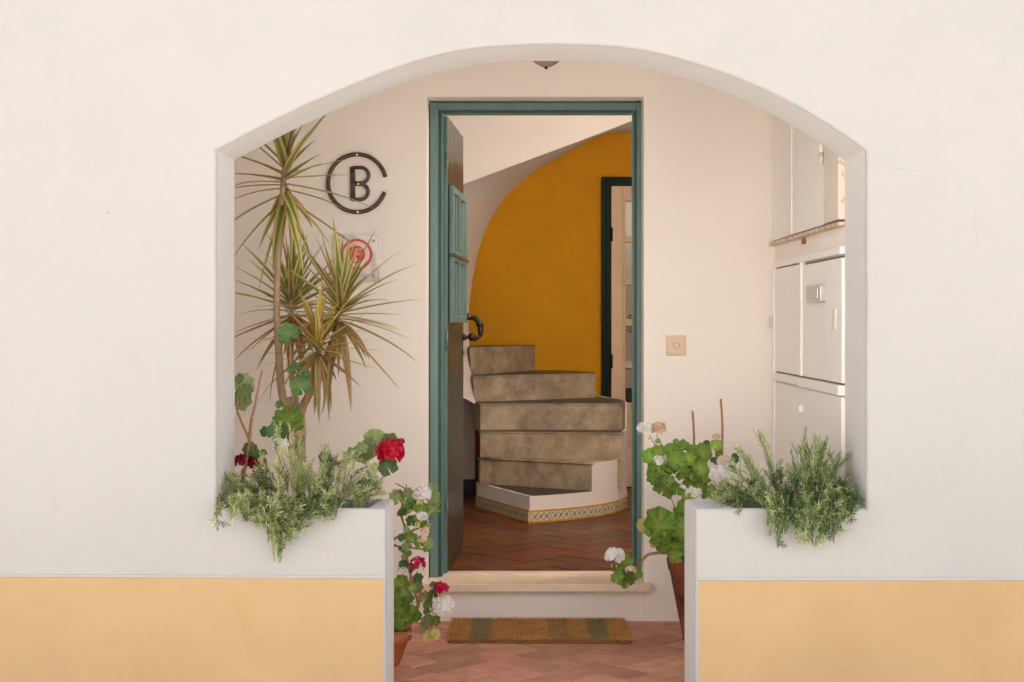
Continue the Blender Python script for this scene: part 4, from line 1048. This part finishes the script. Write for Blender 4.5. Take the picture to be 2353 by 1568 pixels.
DR = {k: [(d, drac_leaf(i * 7 + j, d, k)) for i, d in enumerate((.04, .16, .35, .8)) for j in range(3)] for k in ('drac', 'drac_yellow', 'drac_old')}
YD = 6.05
dp = Vector((P(680, 0, YD).x, YD, 0))
dpot = thing('flower_pot', 'wide terracotta pot of the dracaena hidden behind the left planter', 'pot', dp)
link('vessel', lathe([(.001, .002), (.14, .002), (.145, .01), (.19, .36), (.205, .365), (.208, .41), (.195, .412), (.188, .39), (.001, .385)], 40), dpot, loc=dp, mat=M['pot2'])
link('soil', lathe([(.001, .39), (.187, .389)], 30), dpot, loc=dp, mat=M['soil'])
dr = thing('dracaena', 'tall dracaena with striped strap leaves on bare branching trunks', 'plant', dp + Vector((0, 0, .39)))
def trunk(px, r0, r1, base=None, dY=None):
    pts = [P(x, y, YD + (dY[i] if dY else 0)) for i, (x, y) in enumerate(px)]
    if base is not None: pts = [base] + pts
    c = catmull(pts, 7); n = len(c)
    return tube('trunk', c, [(r0 + (r1 - r0) * i / (n - 1)) * (1 + .05 * (i % 2) + rnd.uniform(-.04, .04)) for i in range(n)], M['bark'], dr, 10)
trunk([(690, 1000), (679, 960), (668, 935), (662, 913)], .022, .023, dp + Vector((0, 0, .37)))
trunk([(664, 940), (648, 905), (640, 800), (636, 700), (640, 560), (648, 450), (653, 395), (655, 350)], .017, .009, None, [0, -.03, -.05, -.06, -.06, -.04, -.02, -.02])
trunk([(682, 960), (680, 915), (671, 870), (669, 770), (669, 680)], .012, .008, None, [.02, .04, .06, .08, .1])
trunk([(686, 1000), (692, 945), (706, 915), (719, 893), (733, 850), (731, 785)], .020, .010, None, [0, -.03, -.06, -.08, -.12, -.15])
trunk([(719, 893), (745, 850), (766, 780), (778, 690)], .012, .009, None, [-.07, -.03, -.0, .03])
def rosette(x, y, dY, nleaf, Lr, spread, kinds, seed, zlen=.10, az_ok=lambda a: True):
    r_ = random.Random(seed); c = P(x, y, YD + dY); k = 0
    for i in range(nleaf):
        s = (i + .5) / nleaf                                   # 0 = youngest, upright; 1 = oldest, hanging
        el = R(84) - s ** 1.05 * R(spread) + R(r_.uniform(-9, 9))
        if s > .88: el -= R(r_.uniform(0, 28))
        az = i * 2.39996 + r_.uniform(-.5, .5)
        Ln = r_.uniform(*Lr) * (.80 + .26 * min(1, s * 2.2))
        if math.sin(az) > 0.3: Ln *= .8
        kd = kinds[0] if s < .3 else (kinds[1] if s < .75 else kinds[2])
        if r_.random() < .15: kd = 'drac'
        dl = DR[kd]; want = .04 + .55 * s * r_.uniform(.1, 1.5)
        droop, m = min(r_.sample(dl, 6), key=lambda q: abs(q[0] - want))
        base = c + Vector((0, 0, -zlen * s + .015))
        o = link('leaf', m, dr)
        o.matrix_basis = Matrix.Translation(base) @ Matrix.Rotation(az, 4, 'Z') @ Matrix.Rotation(-el, 4, 'Y') @ Matrix.Diagonal((Ln, Ln * r_.uniform(.75, 1.05) * .40 / max(Ln, .2), Ln, 1))
rosette(655, 356, -.02, 50, (.30, .40), 148, ('drac', 'drac', 'drac'), 1, .23)
rosette(669, 684, .10, 54, (.28, .37), 132, ('drac', 'drac', 'drac_old'), 2, .12)
rosette(782, 686, .0, 62, (.32, .41), 132, ('drac', 'drac', 'drac_old'), 3, .14)
rosette(730, 790, -.15, 50, (.22, .31), 138, ('drac_yellow', 'drac_yellow', 'drac_old'), 4, .07)

# ---- rosemary
TONE = lambda: rnd.uniform(-.15, .15) if rnd.random() < .45 else rnd.uniform(.55, 1.0)  # random shoot tone; the dark share paints in shadowed older growth
def sprig(parent, pts, key, tone, dens=1.0, nl=.019, nm='sprig', start=.28, sides=2):
    """one shoot: woody stem, needles along it and a few short side shoots"""
    v, f, u = [], [], []
    def run(c, st, tn, r0):
        L_ = sum((b - a).length for a, b in zip(c, c[1:]))
        tv, tf = tube_data(c, [r0 * (1 - .6 * i / len(c)) for i in range(len(c))], 4, False)
        o = len(v); v.extend(tv); f.extend([tuple(o + q for q in t) for t in tf]); u.extend([.62] * len(tv))
        n = max(9, int(L_ * (1 - st) / .0030 * dens)); acc = [0]
        for a, b in zip(c, c[1:]): acc.append(acc[-1] + (b - a).length)
        j = 0; sp = rnd.uniform(.85, 1.2)
        for k in range(n):
            s = st + (1 - st) * (k / n); d_ = s * L_
            while j < len(c) - 2 and acc[j + 1] < d_: j += 1
            t = (d_ - acc[j]) / max(1e-6, acc[j + 1] - acc[j]); p = c[j].lerp(c[j + 1], t); d = (c[j + 1] - c[j]).normalized()
            a = k * 1.9 + rnd.uniform(-.5, .5); x = d.cross(Vector((.21, .36, .9))).normalized(); y = d.cross(x)
            e = x * math.cos(a) + y * math.sin(a); op = rnd.uniform(.75, 1.35) * sp * (1 - .6 * s ** 6)
            dirn = (d * math.cos(op) + e * math.sin(op)).normalized(); ln = nl * rnd.uniform(.65, 1.2) * (1 - .45 * s ** 8)
            wv = dirn.cross(d).normalized() * .0014
            mid = p + dirn * ln * .5; tip = p + dirn * ln + d * ln * .22; i = len(v)
            v.extend([p - wv * .6, p + wv * .6, mid + wv, mid - wv, tip])
            f.extend([(i, i + 1, i + 2, i + 3), (i + 3, i + 2, i + 4)])
            q = min(1, max(0, tn + .40 * (s - .5) + rnd.uniform(-.2, .2)))
            u.extend([q * .8, q * .8, q, q, min(1, q + .12)])
    c = catmull(pts, 8); run(c, start, tone, .0018)
    for k in range(sides):
        i = int(len(c) * rnd.uniform(.30, .88)); i = min(i, len(c) - 2); d = (c[i + 1] - c[i]).normalized()
        e = Vector((rnd.uniform(-1, 1), rnd.uniform(-1, .6), rnd.uniform(-.2, 1))).normalized(); L2 = rnd.uniform(.03, .065)
        q = (d * .8 + e * .75).normalized(); q2 = (d * .5 + e * .6 + Vector((0, 0, .3))).normalized()
        run([c[i], c[i] + q * L2 * .5, c[i] + q * L2 * .5 + q2 * L2 * .5], .1, tone + .12, .0012)
    m = add_attr(mesh(v, f, False), u); return link(nm, m, parent, mat=M[key])

def shoot(parent, base, tip, key, tone, arch_=.3, **k):
    """shoot that leaves the soil, rises, bends over and ends at tip"""
    d = tip - base; up = Vector((0, 0, 1)) * arch_ * max(.05, Vector((d.x, d.y, 0)).length)
    a = base + d * .35 + up * 1.0 + Vector((rnd.uniform(-.012, .012), rnd.uniform(-.012, .012), 0))
    b = base + d * .72 + up * .8 + Vector((rnd.uniform(-.012, .012), rnd.uniform(-.012, .012), 0))
    return sprig(parent, [base, a, b, tip], key, tone, **k)

def over_edge(parent, x0, x1px, ypx, key, tone, outY=None):
    """shoot that creeps over the planter edge and hangs down the front"""
    Yo = outY or YF - rnd.uniform(.025, .075); tip = P(x1px, ypx, Yo)
    base = Vector((x0, rnd.uniform(YF + .06, YF + .16), ZP - .04)); fx = tip.x + (x0 - tip.x) * .35
    pts = [base, Vector((x0 + (fx - x0) * .5, YF + .02, ZP + rnd.uniform(.012, .05))), Vector((fx, Yo - .005, ZP - rnd.uniform(.0, .03))), Vector((tip.x + (fx - tip.x) * .25 + rnd.uniform(-.01, .01), Yo - .008, ZP + (tip.z - ZP) * .6)), tip]
    sprig(parent, pts, key, tone, start=.12)

rl = thing('rosemary', 'pale grey-green rosemary bush spilling over the left planter', 'plant', (-.76, 5.18, .715))
def bx(lo, hi): return Vector((rnd.uniform(lo, hi), rnd.uniform(5.08, 5.29), ZP - .04))
X5 = lambda x, Y=5.15: P(x, 0, Y).x
# hand-set leading shoots, then fillers inside the bush outline
for (bx_, tx, ty, Yt, tone) in ((690, 662, 972, 5.30, .8), (700, 634, 982, 5.27, .85), (700, 690, 1000, 5.3, .7), (720, 757, 1008, 5.33, .65), (730, 742, 1045, 5.3, .6), (690, 668, 1020, 5.2, .75), (640, 600, 1045, 5.25, .8), (560, 530, 1090, 5.2, .7), (600, 585, 1072, 5.2, .75),
                            (800, 870, 1098, 5.2, .6), (800, 885, 1130, 5.18, .55), (790, 845, 1065, 5.25, .6), (780, 815, 1055, 5.25, .7), (560, 507, 1112, 5.12, .7), (560, 517, 1085, 5.16, .65), (720, 712, 1075, 5.15, .75), (650, 640, 1060, 5.15, .85), (770, 795, 1040, 5.28, .6)):
    for q in range(2):
        shoot(rl, Vector((X5(bx_ + rnd.uniform(-15, 15)), rnd.uniform(5.1, 5.28), ZP - .04)), P(tx + rnd.uniform(-6, 6) * q, ty + rnd.uniform(0, 22) * q, Yt), 'rose', tone, .15)
outl = [(505, 1110), (530, 1095), (580, 1075), (620, 1040), (640, 1000), (690, 1005), (705, 1060), (745, 1035), (800, 1050), (850, 1080), (880, 1120)]
def top_at(x):
    for (a, b), (c, d) in zip(outl, outl[1:]):
        if a <= x <= c: return b + (d - b) * (x - a) / (c - a)
    return 1110
for k in range(76):
    tx = rnd.uniform(508, 875); t_ = top_at(tx); ty = t_ + (1160 - t_) * rnd.random() ** 1.2
    bxp = 700 + (tx - 700) * rnd.uniform(.45, .85); Yt = rnd.uniform(5.02, 5.3)
    shoot(rl, Vector((X5(bxp), rnd.uniform(5.08, 5.29), ZP - .045)), P(tx, ty, Yt), 'rose', TONE() - (.2 if Yt > 5.2 else 0), rnd.uniform(.05, .5))
for (x, y, n_s) in ((632, 1290, 6), (640, 1262, 6), (640, 1240, 8), (660, 1255, 6), (615, 1210, 6), (680, 1235, 7), (700, 1222, 4), (590, 1185, 6), (568, 1200, 6), (555, 1175, 4), (610, 1250, 2), (650, 1195, 8), (735, 1195, 5), (715, 1185, 5), (502, 1212, 2), (690, 1200, 5), (630, 1180, 6), (760, 1175, 3), (575, 1165, 4)):
    for q in range(n_s):
        over_edge(rl, X5(min(830, max(520, x + rnd.uniform(-40, 60)))), x + rnd.uniform(-14, 14), y + rnd.uniform(-22, 8), 'rose', TONE())

rr2 = thing('rosemary', 'darker green rosemary bush with upright crown in the right planter', 'plant', (1.0, 5.18, .715))
for (bx_, tx, ty, Yt, tone) in ((1800, 1742, 988, 5.25, .6), (1800, 1748, 992, 5.27, .6), (1800, 1690, 1022, 5.22, .6), (1790, 1668, 1060, 5.18, .65), (1780, 1645, 1140, 5.12, .7), (1870, 1960, 1098, 5.2, .6), (1900, 1982, 1135, 5.15, .6), (1880, 1945, 1050, 5.25, .55), (1870, 1932, 1040, 5.25, .55),
                            (1860, 1850, 982, 5.27, .6), (1860, 1873, 992, 5.27, .6), (1870, 1900, 1003, 5.26, .65), (1790, 1715, 1045, 5.2, .55), (1780, 1700, 1080, 5.15, .6), (1890, 1975, 1120, 5.1, .6), (1780, 1652, 1115, 5.1, .65)):
    for q in range(2):
        shoot(rr2, Vector((X5(bx_ + rnd.uniform(-15, 15)), rnd.uniform(5.1, 5.28), ZP - .04)), P(tx + rnd.uniform(-6, 6) * q, ty + rnd.uniform(0, 22) * q, Yt), 'rose2', tone, .12)
for k in range(42):      # upright crown
    a = rnd.uniform(0, 6.28); q = math.sqrt(rnd.random()); tx, ty = 1868 + 68 * q * math.cos(a), 1048 + 55 * q * math.sin(a)
    shoot(rr2, Vector((X5(1860 + rnd.uniform(-40, 40)), rnd.uniform(5.12, 5.29), ZP - .045)), P(tx, ty, rnd.uniform(5.14, 5.3)), 'rose2', TONE() - .1, .05)
outl = [(1640, 1140), (1680, 1080), (1720, 1075), (1770, 1070), (1830, 1075), (1900, 1080), (1940, 1110), (1985, 1145)]
for k in range(84):
    tx = rnd.uniform(1648, 1978); t_ = top_at(tx); ty = t_ + (1162 - t_) * rnd.random() ** 1.1
    bxp = 1830 + (tx - 1830) * rnd.uniform(.45, .85)
    shoot(rr2, Vector((min(XR - .03, X5(bxp)), rnd.uniform(5.08, 5.29), ZP - .045)), P(tx, ty, rnd.uniform(5.01, 5.25)), 'rose2', TONE() - .08, rnd.uniform(.05, .45))
for (x, y, n_s) in ((1785, 1248, 5), (1765, 1225, 4), (1800, 1215, 6), (1780, 1195, 6), (1850, 1245, 6), (1870, 1255, 5), (1890, 1240, 6), (1915, 1240, 4), (1925, 1225, 4), (1860, 1205, 7), (1900, 1200, 7), (1830, 1225, 4), (1940, 1185, 2), (1693, 1182, 1), (1880, 1225, 5), (1810, 1190, 4)):
    for q in range(n_s):
        over_edge(rr2, X5(min(1965, max(1690, x + rnd.uniform(-40, 45)))), x + rnd.uniform(-8, 8), y + rnd.uniform(-14, 8), 'rose2', TONE())

# ------------------------------------------------------------------ unseen house across the lane, added to bounce sunlight into the porch
OY = -1.6
oh = thing('house', 'unseen white house added across the lane to bounce sunlight into the porch', 'house', (0, OY, -.12))
box('wall', -14, 14, OY - 4.5, OY, -.12, 6.2, M['bounce_white'], oh)
box('ochre_band', -14, 14, OY, OY + .003, -.12, .35, M['dado'], oh)
box('cornice', -14.1, 14.1, OY - 4.6, OY + .10, 6.2, 6.4, M['facade'], oh, .03)
box('unseen_roof', -13.8, 13.8, OY - 4.3, OY - .3, 6.4, 6.9, M['pot2'], oh, .1)
for x in (-11, -7, -3.4, 3.4, 7, 11):  # openings made up to dress the added light-bouncing house
    for z in (1.0, 4.0):
        wi = box('window', x - .5, x + .5, OY, OY + .03, z, z + 1.3, M['metalwhite'], oh, .01)
        for a in (-.22, .22): box('window_pane', x + a - .19, x + a + .19, OY + .03, OY + .034, z + .08, z + 1.22, M['pane'], wi)
dd_ = box('door', 5, 6, OY, OY + .04, -.1, 2.1, M['teal'], oh, .01)
box('door_knob', 5.86, 5.90, OY + .04, OY + .08, .95, .99, M['brass'], dd_, .01)

# ------------------------------------------------------------------ fallen petals on the porch floor
pm = mat('fallen_petal', (.45, .03, .16), .6, .2)
for i, (x, y, zz) in enumerate(((1070, 1567 / 1.0625, 0),)): pass
pts = [((900 + 487 / 2.87) / 1.0625, (1150 + 1197 / 2.87) / 1.0625, .002), ((900 + 637 / 2.87) / 1.0625, (1150 + 1113 / 2.87) / 1.0625, .024), ((900 + 1533 / 2.87) / 1.0625, (1150 + 1075 / 2.87) / 1.0625, .024)]
for i, (x, y, z) in enumerate(pts):
    Y = F * (H - z) / (y - CY); c = Vector(((x - CX) * Y / F, Y, z)); v, f = [c + Vector((0, 0, .002))], []
    for k in range(8):
        t = k * math.pi / 4; v.append(c + Vector((.010 * math.cos(t), .006 * math.sin(t), .002 + .003 * abs(math.cos(t)))))
    for k in range(8): f.append((0, 1 + k, 1 + (k + 1) % 8))
    o = link('fallen_petal', mesh(v, f, True), mat=pm)
    tag(o, ['magenta petal fallen on the terracotta floor', 'magenta petal lying on the doormat before its first grey stripe', 'magenta petal lying on the doormat beside its far grey stripe'][i], 'petal')
